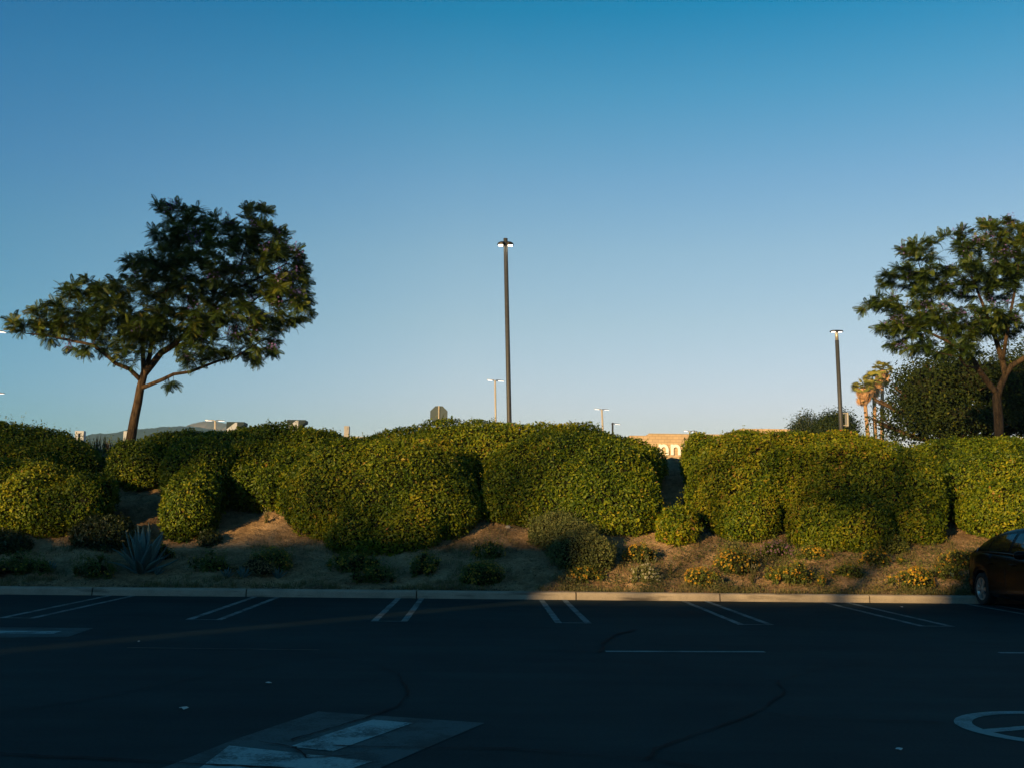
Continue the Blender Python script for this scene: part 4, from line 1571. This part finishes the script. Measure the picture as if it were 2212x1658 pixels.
# right post
T, B = pole_pts(1807, 716, 1818, 942, 65)
rt = thing('lamp_post', 'grey lamp post with one oval lit head and an orange band, right of centre', 'lamp post', B, LG)
m_ = MB(); m_.tube([B, T + (B - T) * .055], [.135, .115], 20); m_.build('pole', M_metal, rt)
m_ = MB(); m_.tube([T + (B - T) * .055, T], [.10, .095], 16); m_.build('collar', M_gal, rt)
hm = MB(); V, Fq = se_mesh((0, 0, 0), (.40, .30, .075), 36, 12); V[:, 2] = np.where(V[:, 2] < -.035, -.035, V[:, 2]); hm.add(V + np.array(T), Fq, 0, None, True)
h_ = hm.build('lamp_head', M_dark, rt)
for s_ in (-1, 1):
    lm = MB(); V, Fq = se_mesh((0, 0, 0), (.125, .17, .03), 20, 8); lm.add(V + np.array(T + Vector((s_ * .20, -.04, -.045))), Fq, 0, None, True)
    l_ = lm.build('lens', M_ledw, None, Vector((0, 0, 0))); l_.parent = h_; l_.data.transform(Matrix.Translation(-rt.location))
q = P(1829.5, 906, 65)
m_ = MB(); m_.box(tuple(q), (.10, .5, .86), 0, None, None, .04); m_.build('sign_plate', M_gal, rt)
for yy in (892, 918):
    q = P(1823, yy, 65); m_ = MB(); m_.box(tuple(q), (.32, .06, .05)); m_.build('bracket', M_gal, rt)
qa = P(1817.2, 928, 65); qb = P(1817.8, 941, 65)
m_ = MB(); m_.tube([qb, qa], .142, 20); m_.build('band', M_orange, rt)
m_ = MB(); qc = P(1817.5, 935, 65); m_.box((qc.x, qc.y - .142, qc.z), (.04, .02, .2)); m_.box((qc.x, qc.y - .142, qc.z + .06), (.1, .021, .04)); m_.build('band_mark', M_white, rt)


def twin(label, xt, yt, xb, yb, Y, r, L1, L2, mat=M_pale, t1=.06, t2=-.05):
    T, B = pole_pts(xt, yt, xb, yb, Y)
    rt = thing('lamp_post', label, 'lamp post', B, LG)
    m_ = MB(); m_.tube([B, T], [r * 1.1, r * .9], 14); m_.build('pole', mat, rt)
    if L1: flat_head(rt, T + Vector((-r * .5, 0, .02)), -1, L1, M_gal, M_ledw, t1, .45)
    if L2: flat_head(rt, T + Vector((r * .5, 0, .02)), 1, L2, M_dark, M_ledw, t2, .45)
    return rt


twin('slim pale twin headed lamp post just left of the tallest post', 1069.5, 822, 1070.8, 903, 95, .085, .62, .75)
twin('pale twin headed lamp post right of the tallest post, above the domed hedge', 1300, 884, 1302.5, 934, 120, .11, .75, .75)
twin('squat looking pale twin headed lamp post in front of the far hill', 465, 908, 465, 925, 130, .14, 1.05, 1.05, t1=.02, t2=.0)
twin('lamp post at the left frame edge, upper of two lit heads', -20, 716, -18, 905, 60, .10, .7, .75, M_metal)
twin('lamp post at the left frame edge, lower of two lit heads', -22, 849, -21, 930, 100, .12, .9, 1.25, M_metal, t2=.0)
twin('lamp head peeping over the hedge right of the gap', 1490, 931, 1491, 960, 120, .10, .6, .7)
T, B = pole_pts(1319.5, 912, 1320.5, 935, 110)
rt = thing('lamp_post', 'short black square lamp post with a single head pointing right', 'lamp post', B, LG)
m_ = MB(); q = (T + B) / 2; m_.box((q.x, q.y, (T.z + B.z) / 2), (.17, .17, T.z - B.z), 0, None, None, .02); m_.build('pole', M_dark, rt)
m_ = MB(); m_.box((T.x + .14, T.y, T.z - .12), (.2, .12, .1), 0, None, None, .02); m_.build('arm', M_dark, rt)
flat_head(rt, T + Vector((.2, 0, -.1)), 1, .75, M_dark, M_ledw, -.05, .4)

# stop sign seen from behind
q = P(948, 895, 48)
st = thing('stop_sign', 'grey back of an octagonal road sign poking above the hedge crest', 'road sign', (q.x, q.y, 3.1))
m_ = MB()
R8 = .405
poly = [(R8 * math.cos(math.radians(22.5 + 45 * k)), R8 * math.sin(math.radians(22.5 + 45 * k))) for k in range(8)]
m_.prism(poly, -.004, .004, 0, Matrix.Rotation(math.radians(90), 3, 'X').to_4x4(), tuple(q))
m_.build('sign_plate', M_signback, st)
m_ = MB(); m_.box((q.x - .005, q.y - .03, (q.z + .38 + 3.1) / 2), (.05, .04, q.z + .38 - 3.1)); m_.build('post', M_gal, st)

# ------------------------------------------------------------------ buildings beyond
def extrude_xz(m_, poly, y0, y1, mat=0):
    n = len(poly)
    V = [(x, y0, z) for x, z in poly] + [(x, y1, z) for x, z in poly]
    Fc = [tuple(range(n)), tuple(range(2 * n - 1, n - 1, -1))] + [(i, n + i, n + (i + 1) % n, (i + 1) % n) for i in range(n)]
    m_.add(V, Fc, mat)


# tan store
YB = 112.0
a = P(1360, 938.5, YB); b_ = P(1725, 926, YB)
bd = thing('store_building', 'tan block walled store glimpsed through the gap in the hedge row', 'building', ((a.x + b_.x) / 2, YB, 3.1))
m_ = MB()
x0, x1, zt = a.x, b_.x, P(1456, 937, YB).z
steps = [(x0, 3.1), (x1, 3.1), (x1, b_.z), (P(1600, 929, YB).x, b_.z - .02), (P(1600, 929, YB).x, zt), (P(1401, 938, YB).x, zt), (P(1401, 938, YB).x, zt - .18), (x0, zt - .18)]
extrude_xz(m_, steps, YB, YB + 40)
m_.build('wall', M_brick, bd)
m_ = MB()
m_.box(((P(1401, 938, YB).x + P(1600, 929, YB).x) / 2, YB + .1, zt + .03), (P(1600, 929, YB).x - P(1401, 938, YB).x - .01, .36, .055))
m_.build('parapet_cap', M_dark if False else M_pale, bd)
hn = 27 * PX(YB)
def letter_n(xl):
    # lower-case n: stem + arch
    z0 = P(1470, 982.5, YB).z
    h = hn * .86
    wd = 21 * PX(YB)
    sw = wd * .27
    n_ = 14
    outer = []; inner = []
    cxl = xl + wd / 2
    ro = wd / 2; ri = wd / 2 - sw
    zc = z0 + h - ro
    for i in range(n_ + 1):
        t = math.pi * i / n_
        outer.append((cxl - ro * math.cos(t), zc + ro * math.sin(t)))
        inner.append((cxl - ri * math.cos(t), zc + ri * .95 * math.sin(t)))
    m_ = MB()
    y0, y1 = YB - .16, YB - .03
    # arch ring as quads in 3D
    V = []; Fc = []
    for (o_, i_) in zip(outer, inner):
        V += [(o_[0], y0, o_[1]), (i_[0], y0, i_[1]), (o_[0], y1, o_[1]), (i_[0], y1, i_[1])]
    for k in range(n_):
        A_, B_ = 4 * k, 4 * k + 4
        Fc += [(A_, A_ + 1, B_ + 1, B_), (A_ + 2, B_ + 2, B_ + 3, A_ + 3), (A_, B_, B_ + 2, A_ + 2), (A_ + 1, A_ + 3, B_ + 3, B_ + 1)]
    m_.add(V, Fc)
    for xs_ in (cxl - ro, cxl + ri):
        m_.box((xs_ + sw / 2, (y0 + y1) / 2, (z0 + zc) / 2), (sw, y1 - y0, zc - z0))
    m_.box((cxl - ro + sw / 2 - .02, (y0 + y1) / 2 - .003, (zc + z0 + h) / 2), (sw, y1 - y0, z0 + h - zc))
    return m_
M_letter = simple('white_sign_letters', (0.8, 0.79, 0.76), 0.5, var=0.02, bmp=0)
for px_ in (1428, 1454, 1480):
    letter_n(P(px_ - 8 + 3, 980, YB).x).build('sign_letter', M_letter, bd)

# store with roof monitors
YS = 150.0
xa, xb = P(470, 930, YS).x, P(790, 930, YS).x
st2 = thing('store_building', 'low store behind the flat topped hedge with dark roof monitors', 'building', ((xa + xb) / 2, YS, 3.1))
zr = P(600, 941, YS).z
m_ = MB(); m_.box(((xa + xb) / 2, YS + 14, (zr + 3.1) / 2), (xb - xa, 28, zr - 3.1)); m_.build('wall', M_white, st2)
m_ = MB(); m_.box(((xa + xb) / 2, YS + 14, zr + .05), (xb - xa - .4, 27.6, .1)); m_.build('roof', M_roof, st2)
for (xl, xr, yt_) in ((484, 522, 908), (616, 656, 903.5)):
    A_ = P(xl, yt_, YS); Bp = P(xr, yt_, YS)
    w_ = Bp.x - A_.x; h = A_.z - zr
    zt = A_.z
    m_ = MB()
    hh = 17 * PX(YS)
    poly = [(A_.x, zr - .02), (A_.x + w_ * .77, zr - .02), (A_.x + w_ * .77, zt - hh * .62), (A_.x + w_, zt - hh * .35), (A_.x + w_, zt), (A_.x, zt)]
    extrude_xz(m_, poly, YS + 1.5, YS + 4)
    o = m_.build('roof_monitor', M_mono, st2)
    m_ = MB()
    poly = [(A_.x, zr + .12), (A_.x + w_ * .62, zr + .12), (A_.x + w_ * .62, zt - .1), (A_.x + w_ * .5, zt - .1), (A_.x, zt - hh * 1.0)]
    extrude_xz(m_, poly, YS + 1.42, YS + 1.497)
    f_ = m_.build('side_panel', M_white, None, Vector((0, 0, 0))); f_.parent = o; f_.data.transform(Matrix.Translation(-st2.location))
m_ = MB(); q = P(746, 916, YS); ht = q.z - .17 - zr; m_.box((q.x, YS + 2, zr + .1 + ht / 2), (11 * PX(YS), 1, ht), 0, None, None, .04); m_.box((q.x, YS + 1.48, q.z - .42), (.25, .04, .4), 0); m_.build('roof_unit', M_conc, st2)

# white slabs at the left
for (xl, xr, yt_, lab, slot) in ((164.5, 183.5, 930, 'white rectangular pylon with a tall dark slot, behind the upper left hedge', True), (269, 290, 930.5, 'white rectangular pylon partly hidden by the leaning trunk', False)):
    A_ = P(xl, yt_, 90); Bp = P(xr, yt_, 90)
    pt = thing('pylon', lab, 'pylon', ((A_.x + Bp.x) / 2, 90, 3.1), 'white pylons beyond the hedges')
    w_ = Bp.x - A_.x
    m_ = MB()
    if slot:
        m_.box((A_.x + w_ * .18, 90, (A_.z + 3.1) / 2), (w_ * .36, .5, A_.z - 3.1))
        m_.box((Bp.x - w_ * .18, 90, (A_.z + 3.1) / 2), (w_ * .36, .5, A_.z - 3.1))
        m_.box((A_.x + w_ * .5, 90, A_.z - .10), (w_ * .28, .498, .2))
    else:
        m_.box((A_.x + w_ * .5, 90, (A_.z + 3.1) / 2), (w_, .5, A_.z - 3.1), 0, None, None, .02)
    m_.build('slab', M_white, pt)
    if slot:
        m_ = MB(); m_.box((A_.x + w_ * .5, 90.05, (A_.z + 3.1) / 2 - .1), (w_ * .28, .1, A_.z - 3.1 - .25)); m_.build('slot_panel', M_dark, pt)

# ------------------------------------------------------------------ hills
def hill(name, ridge, Y, depth, mat, rough, zbase=3.0, nx=420):
    xs_ = np.linspace(ridge[0][0], ridge[-1][0], nx)
    yr = np.interp(xs_, [p_[0] for p_ in ridge], [p_[1] for p_ in ridge])
    ny = 26
    V = np.zeros((ny, nx, 3))
    for i, x in enumerate(xs_):
        t = P(x, yr[i], Y)
        for j in range(ny):
            s_ = j / (ny - 1) * 2 - 1           # -1 front .. 0 ridge .. 1 back
            hgt = (1 - abs(s_) ** 1.3)
            yy = Y + s_ * depth
            V[j, i] = (t.x, yy, zbase + (t.z - zbase) * hgt)
    f_ = V.reshape(-1, 3)
    amp = np.clip((f_[:, 2] - zbase) / 50, 0, 1)
    f_[:, 2] += (noise(f_, depth * .22, 1) * rough * 3 * np.clip(np.abs(f_[:, 1] - Y) / depth * 3, 0.02, 1) + noise(f_, depth * .05, 2) * rough * .4 + RNG.random(len(f_)) * rough * .5) * amp * np.where(np.abs(f_[:, 1] - Y) < 1, .35, 1)
    I, J = np.meshgrid(np.arange(ny - 1), np.arange(nx - 1), indexing='ij')
    q = (I * nx + J).ravel()
    m_ = MB(); m_.add(f_, np.stack([q, q + 1, q + 1 + nx, q + nx], -1), 0, None, True)
    tag(m_.build(name, mat), kind='structure')


hill('hills', [(-700, 985), (-300, 960), (60, 990), (140, 965), (185, 947), (230, 937), (260, 935), (300, 927), (350, 922), (400, 917), (440, 921), (520, 935), (640, 960), (800, 1000)], 1500, 500, M_hill, 3.0)
hill('far_hills', [(330, 960), (395, 922), (425, 914), (445, 909), (457, 907.5), (475, 909.5), (500, 914), (530, 921), (560, 922), (600, 923.5), (640, 926), (720, 935), (900, 960)], 2200, 350, M_hillb, 3.0)


# ------------------------------------------------------------------ car
def profile(pts, x):
    return float(np.interp(x, [p_[0] for p_ in pts], [p_[1] for p_ in pts]))


def smooth_profile(pts, x):
    xs_ = [p_[0] for p_ in pts]; zs = [p_[1] for p_ in pts]
    # Catmull-Rom
    i = max(0, min(len(xs_) - 2, int(np.searchsorted(xs_, x)) - 1))
    x0_, x1_ = xs_[i], xs_[i + 1]
    t = (x - x0_) / (x1_ - x0_)
    m0 = (zs[i + 1] - zs[max(i - 1, 0)]) / (xs_[i + 1] - xs_[max(i - 1, 0)]) * (x1_ - x0_)
    j = min(i + 2, len(xs_) - 1)
    m1 = (zs[j] - zs[i]) / (xs_[j] - xs_[i]) * (x1_ - x0_)
    return (2 * t ** 3 - 3 * t ** 2 + 1) * zs[i] + (t ** 3 - 2 * t ** 2 + t) * m0 + (-2 * t ** 3 + 3 * t ** 2) * zs[i + 1] + (t ** 3 - t ** 2) * m1


M_carp = simple('black_car_paint', (0.004, 0.004, 0.005), 0.22, 0.0, 0.08, var=0.02, bmp=0, coat=0.05)
M_glass = simple('dark_car_glass', (0.006, 0.007, 0.008), 0.04, 0.0, 0.7, var=0.02, bmp=0)
M_tyre = simple('tyre_rubber', (0.012, 0.012, 0.012), 0.85)
M_rim = simple('alloy_rim', (0.42, 0.42, 0.41), 0.35, 0.7, var=0.05, bmp=0)
M_chrome = simple('window_trim', (0.12, 0.13, 0.14), 0.25, 0.9, var=0.02, bmp=0)
M_tail = simple('red_lamp_plastic', (0.16, 0.01, 0.01), 0.2, 0.0, 0.6, var=0.02, bmp=0)
M_paintb = simple('blue_car_paint', (0.08, 0.20, 0.42), 0.25, 0.2, var=0.02, bmp=0, coat=0.6)
M_paintw = simple('white_car_paint', (0.6, 0.6, 0.6), 0.25, 0.0, var=0.02, bmp=0, coat=0.6)

HW = [(0, .60), (.06, .70), (.18, .775), (.45, .83), (.9, .855), (1.6, .862), (3.0, .862), (3.7, .84), (4.1, .77), (4.32, .66), (4.45, .48)]
DECK = [(0, .62), (.04, .80), (.12, .93), (.30, .99), (.60, 1.0), (1.2, .985), (2.2, .95), (3.0, .93), (3.4, .95), (3.8, .86), (4.15, .74), (4.35, .62), (4.45, .52)]
ROOF = [(.16, .95), (.30, 1.07), (.55, 1.20), (.9, 1.33), (1.3, 1.425), (1.7, 1.475), (2.15, 1.49), (2.5, 1.465), (2.8, 1.38), (3.1, 1.22), (3.4, 1.03), (3.52, .94)]
WHX = (0.86, 3.56)
WR = .305


def build_car(label, paint, group, loc, rotz, name='parked_car'):
    root = thing(name, label, 'car', loc, group)
    root['_world'] = 0
    root.rotation_euler = (0, 0, rotz)
    # lower body
    xs_ = np.unique(np.concatenate([np.linspace(0, 4.45, 60), [w0 + s_ for w0 in WHX for s_ in np.linspace(-.37, .37, 17)], [.02, .05]]))
    m_ = MB()
    V = []
    fr = [0, .12, .3, .5, .7, .86, .96, 1.0]
    wk = [.97, 1.0, 1.003, 1.0, .985, .965, .93, .885]
    for x in xs_:
        zb = .19 if .25 < x < 4.1 else .25
        for w0 in WHX:
            dd = .37 ** 2 - (x - w0) ** 2
            if dd > 0:
                zb = max(zb, WR + math.sqrt(dd) - .01)
        zt = smooth_profile(DECK, x)
        zb = min(zb, zt - .08)
        hw = smooth_profile(HW, x)
        ring = []
        for f_, k in zip(fr, wk):
            flare = 0.0
            for w0 in WHX:
                flare = max(flare, .012 * math.exp(-((x - w0) / .35) ** 2) * (1 - f_))
            ring.append((x, (hw * k + flare), zb + (zt - zb) * f_))
        ring.append((x, hw * .5, zt + .012))
        ring.append((x, 0, zt + .018))
        full = ring + [(a_, -b_2, c_2) for (a_, b_2, c_2) in ring[-2::-1]]
        V += full
    k = 19
    Fc = [(i * k + j, (i + 1) * k + j, (i + 1) * k + j + 1, i * k + j + 1) for i in range(len(xs_) - 1) for j in range(k - 1)]
    Fc += [tuple(range(k)), tuple(range((len(xs_) - 1) * k + k - 1, (len(xs_) - 1) * k - 1, -1))]
    m_.add(V, Fc, 0, None, True)
    # underbody
    m_.box((2.2, 0, .30), (3.9, 1.1, .24), 1)
    for w0 in WHX:
        m_.box((w0, 0, .45), (.70, 1.24, .46), 1)
    body = m_.build('body', [paint, M_tyre], root)
    # cabin shell
    def cab(x):
        zt = smooth_profile(ROOF, x)
        zb = min(smooth_profile(DECK, min(max(x, 0), 4.45)), zt) - .03
        hwb = smooth_profile(HW, x) * .905
        hh = max(zt - zb, .001)
        ht = hwb - min(.26, .46 * hh)
        return zb, zt, hwb, ht
    m_ = MB()
    V = []
    xs2 = np.linspace(.17, 3.51, 54)
    for x in xs2:
        zb, zt, hb, ht = cab(x)
        s_ = []
        for t in np.linspace(0, 1, 7):
            s_.append((x, hb + (ht - hb) * t + .03 * math.sin(math.pi * t), zb + (zt - .075 - zb) * t if zt - .075 > zb else zb + (zt - zb) * t * .5))
        ze = s_[-1][2]
        s_ += [(x, ht - .035, ze + (zt - ze) * .5), (x, ht - .11, ze + (zt - ze) * .82), (x, ht * .5, zt - .008), (x, 0, zt)]
        V += s_ + [(a_, -b_2, c_2) for (a_, b_2, c_2) in s_[-2::-1]]
    k = 21
    Fc = [(i * k + j, (i + 1) * k + j, (i + 1) * k + j + 1, i * k + j + 1) for i in range(len(xs2) - 1) for j in range(k - 1)]
    Fc += [tuple(range(k)), tuple(range((len(xs2) - 1) * k + k - 1, (len(xs2) - 1) * k - 1, -1))]
    m_.add(V, Fc, 0, None, True)
    m_.build('roof', paint, root)

    def side_pt(x, t, out, sd_):
        zb, zt, hb, ht = cab(x)
        z = zb + (zt - .075 - zb) * t
        return (x, sd_ * (hb + (ht - hb) * t + .03 * math.sin(math.pi * t) + out), z)
    # side windows: (name, x range, lower t, upper t)
    for sd_ in (-1, 1):
        for nm, xa_, xb_, sla, slb in (('quarter_window', .62, 1.02, .28, 0.0), ('rear_window', 1.06, 1.82, 0, 0), ('front_window', 1.93, 2.78, 0, 0), ('corner_window', 2.82, 3.12, 0, .25)):
            m_ = MB()
            V = []
            n = 12; nz = 5
            for i in range(n + 1):
                x = xa_ + (xb_ - xa_) * i / n
                for j in range(nz + 1):
                    lo, hi = .19, .90
                    V.append(side_pt(x, lo + (hi - lo) * j / nz, .006, sd_))
            Fc = [(i * (nz + 1) + j, (i + 1) * (nz + 1) + j, (i + 1) * (nz + 1) + j + 1, i * (nz + 1) + j + 1) for i in range(n) for j in range(nz)]
            m_.add(V, Fc, 0, None, True)
            m_.build(nm, M_glass, root)
        # belt trim
        m_ = MB()
        m_.tube([side_pt(x, .13, .012, sd_) for x in np.linspace(.56, 3.1, 30)], .010, 6)
        m_.tube([side_pt(.56 + .02 * t_, .13 + .5 * t_, .010, sd_) for t_ in np.linspace(0, 1, 6)], .012, 6)
        m_.build('window_trim', M_chrome, root)
        # mirror
        m_ = MB()
        V, Fq = se_mesh((2.74, sd_ * .98, .99), (.07, .115, .075), 16, 10)
        m_.add(V, Fq, 0, None, True)
        m_.tube([(2.78, sd_ * .84, .95), (2.76, sd_ * .93, .97)], .025, 6)
        m_.build('side_mirror', paint, root)
        # door handles
        for hx in (1.25, 2.15):
            m_ = MB(); m_.box((hx, sd_ * .862, .80), (.17, .03, .028), 0, None, None, .01)
            m_.build('door_handle', paint, root)
        # tail lamp
        m_ = MB()
        V = [(x, sd_ * (smooth_profile(HW, x) * kk + .006), z) for x, z, kk in ((.05, .66, .99), (.20, .68, 1.0), (.30, .92, .95), (.12, .90, .94), (.05, .80, .975))]
        m_.add(V, [tuple(range(5))])
        m_.build('tail_lamp', M_tail, root)
        # shut lines
        for x in (1.03, 1.88, 2.93):
            m_ = MB()
            m_.tube([(x + (.12 * (.5 - t_) if x < 1.5 else 0), sd_ * (smooth_profile(HW, x) * (1.0 if t_ < .6 else 1 - (t_ - .6) * .14) + .0), .24 + (.68) * t_) for t_ in np.linspace(0, 1, 9)], .005, 4)
            m_.build('door_gap', M_tyre, root)
        # headlight
        m_ = MB()
        V = [(x, sd_ * (smooth_profile(HW, x) * .97), z) for x, z in ((4.0, .66), (4.28, .60), (4.30, .50), (4.12, .52))]
        m_.add(V, [(0, 1, 2, 3)])
        m_.build('headlight', M_glass, root)
    # hatch glass, windscreen
    for nm, xa_, xb_ in (('hatch_window', .34, 1.15), ('windscreen', 2.72, 3.45)):
        m_ = MB(); V = []
        for i in range(9):
            x = xa_ + (xb_ - xa_) * i / 8
            zb, zt, hb, ht = cab(x)
            for j in range(-4, 5):
                V.append((x, ht * .78 * j / 4, zt + .006 - .010 * abs(j / 4) ** 2))
        m_.add(V, [(i * 9 + j, (i + 1) * 9 + j, (i + 1) * 9 + j + 1, i * 9 + j + 1) for i in range(8) for j in range(8)], 0, None, True)
        m_.build(nm, M_glass, root)
    # bumper strip
    m_ = MB()
    m_.tube([(.02 + .14 * abs(t_) ** 3, t_ * .66, .42) for t_ in np.linspace(-1, 1, 13)], .05, 8)
    m_.build('rear_bumper', paint, root)
    # wheels
    for w0 in WHX:
        for sd_ in (-1, 1):
            c_ = (w0, sd_ * .755, WR)
            Rm = Matrix.Rotation(math.radians(-90 * sd_), 4, 'X')
            m_ = MB()
            m_.lathe([(0, -.02), (.20, -.02), (.20, .04), (0, .04)], 24, Rm, c_)
            wh = m_.build('wheel', M_tyre, root)
            t = MB()
            t.lathe([(.205, -.09), (.27, -.10), (.298, -.085), (WR, -.05), (WR, .05), (.298, .085), (.27, .10), (.215, .095), (.205, .08)], 40, Rm, c_)
            o = t.build('tyre', M_tyre, None, Vector((0, 0, 0))); o.parent = wh
            r_ = MB()
            r_.lathe([(.212, .088), (.205, .092), (.185, .075), (.182, .03), (.17, .03)], 40, Rm, c_)
            r_.lathe([(0, .082), (.045, .082), (.055, .07), (.06, .04)], 20, Rm, c_)
            for k_ in range(6):
                a_ = k_ * math.pi / 3
                poly = []
                V = []
                for rr, ww in ((.04, .032), (.12, .030), (.192, .055)):
                    for s2 in (-1, 1):
                        V.append((rr * math.cos(a_) - s2 * ww * math.sin(a_), rr * math.sin(a_) + s2 * ww * math.cos(a_), .080 if rr < .15 else .084))
                V += [(v_[0], v_[1], v_[2] - .03) for v_ in V]
                V = np.array(V) @ np.array(Rm.to_3x3()).T + np.array(c_)
                r_.add(V, [(0, 1, 3, 2), (2, 3, 5, 4), (6, 8, 9, 7), (8, 10, 11, 9), (0, 2, 8, 6), (2, 4, 10, 8), (1, 7, 9, 3), (3, 9, 11, 5), (4, 5, 11, 10)])
            o = r_.build('rim', M_rim, None, Vector((0, 0, 0))); o.parent = wh
    return root


wheel = gp(2121, 1297)
cx_ = P(2128, 1265, 21.27).x
build_car('black hatchback backed against the kerb at the right edge', M_carp, None, (cx_ + .77, 21.27 + .86, 0), -math.pi / 2)


def copy_car(root, label, paint, loc, rotz):
    r_ = root.copy(); C.objects.link(r_)
    r_.location = loc; r_.rotation_euler = (0, 0, rotz)
    r_['label'] = label
    return r_


CG = 'cars parked beyond the right hedge'
q = P(2185, 962, 44)
build_car('light blue car roof just right of the right jacaranda trunk', M_paintb, CG, (q.x + 2.2, 44, q.z - 1.49), math.radians(180))
q = P(2095, 957, 60)
build_car('white car glimpsed between hedge and dark tree', M_paintw, CG, (q.x + 2.2, 60, 3.1), math.radians(180))

# ------------------------------------------------------------------ unseen blocks and trees added behind the viewer to throw shade
def sunward(p_, t):
    return Vector((p_[0] - SUN_H.x * t, p_[1] - SUN_H.y * t, p_[2] + TAN_E * t))


YSB = -34.0
tS = (21.6 - YSB) / SUN_H.y
hR = TAN_E * tS                                  # roof height whose shadow just reaches the kerb foot
gx = 1.35 - SUN_H.x * tS                           # where the slit that lets the sun streak through stands
M_stucco = simple('beige_stucco', (0.42, 0.36, 0.28), 0.9, var=0.08)
for (xa_, xb_, h_, lab) in ((gx - 75, gx - .09, hR + 1.7, 'taller unseen beige block added to shade the lot, left of the sun slit'), (gx + .09, -33.0, hR - .10, 'lowest unseen beige block added to shade the lot, right of the sun slit'), (-32.99, 60.0, hR + 1.5, 'taller unseen beige block at the far right, added to shade the car')):
    rt = thing('shade_block', lab, 'building', ((xa_ + xb_) / 2, YSB, 0), 'unseen blocks added to shade the lot')  # unseen block, its height and slanted ends shaped for the shade it throws
    m_ = MB(); sk = 20 * SUN_H.x / SUN_H.y; m_.prism([(xa_ - sk, YSB - 20), (xb_ - sk, YSB - 20), (xb_, YSB), (xa_, YSB)], 0, h_); m_.build('wall', M_stucco, rt)
    m_ = MB()
    for k in range(int((xb_ - xa_) / 6)):
        m_.box((xa_ + 3 + 6 * k, YSB + .03, 1.7), (4.2, .05, 2.8))
    m_.build('shop_window', M_glass, rt)
    m_ = MB(); m_.box(((xa_ + xb_) / 2, YSB + .6, 3.6), (xb_ - xa_ - 1, 1.2, .3)); m_.build('canopy', M_dark, rt)

SHT = [  # (target picture point, depth, distance sunward, radius across, radius up)
    ((600, 985, 28), 62, 1.1, .9), ((520, 1010, 27.5), 64, 1.2, .5), ((860, 950, 28), 66, 1.3, .35), ((820, 1170, 25), 60, 1.6, .35), ((1900, 1090, 25.5), 70, 1.4, .6), ((400, 500, 28.6), 60, 2.4, 1.6), ((100, 1010, 27.0), 66, 1.5, .45), ((1760, 1010, 26.0), 64, 1.0, .3), ((430, 965, 27.5), 68, 1.7, .4), ((1120, 1050, 26), 66, 1.3, .3), ((1270, 955, 27.5), 70, 1.2, .22), ((60, 940, 28), 70, 1.8, .3), ((760, 1060, 25), 72, 1.2, .25), ((1620, 1040, 26.5), 64, .3, 1.2), ((2150, 880, 33), 60, 1.0, 1.6)]
for i, ((x, y, Y), t, r1, r2) in enumerate(SHT):
    c_ = sunward(P(x, y, Y), t)  # unseen tree added so that its crown shades the target point
    leafy_tree('shade_tree', 'tall unseen tree added for its shadow', (c_.x, c_.y, 0), .22, [(tuple(c_), (r1, r1, r2)), ((c_.x + .3 * r1, c_.y, c_.z - r2 * .5), (r1 * .8, r1 * .8, r2 * .8))], 7 if r1 > .5 else 20, .22, M_fic, nb=18, group='unseen trees added for their shadows')

# ------------------------------------------------------------------ haze
mt = bpy.data.materials.new('haze_air')
mt.use_nodes = True
nt = mt.node_tree; nt.nodes.clear()
out = nt.nodes.new('ShaderNodeOutputMaterial')
pv = nt.nodes.new('ShaderNodeVolumePrincipled')
pv.inputs['Color'].default_value = (0.30, 0.68, 1.0, 1)
pv.inputs['Density'].default_value = 0.0002
pv.inputs['Anisotropy'].default_value = 0.0
nt.links.new(pv.outputs[0], out.inputs['Volume'])
m_ = MB(); m_.box((0, 1200, 110), (5200, 2900, 224))
hz = m_.build('haze', mt, None, Vector((0, 0, 0)))
tag(hz, 'thin evening haze that turns the far hills blue', 'haze', kind='stuff')

for o in bpy.data.objects:
    if '_world' in o:
        del o['_world']
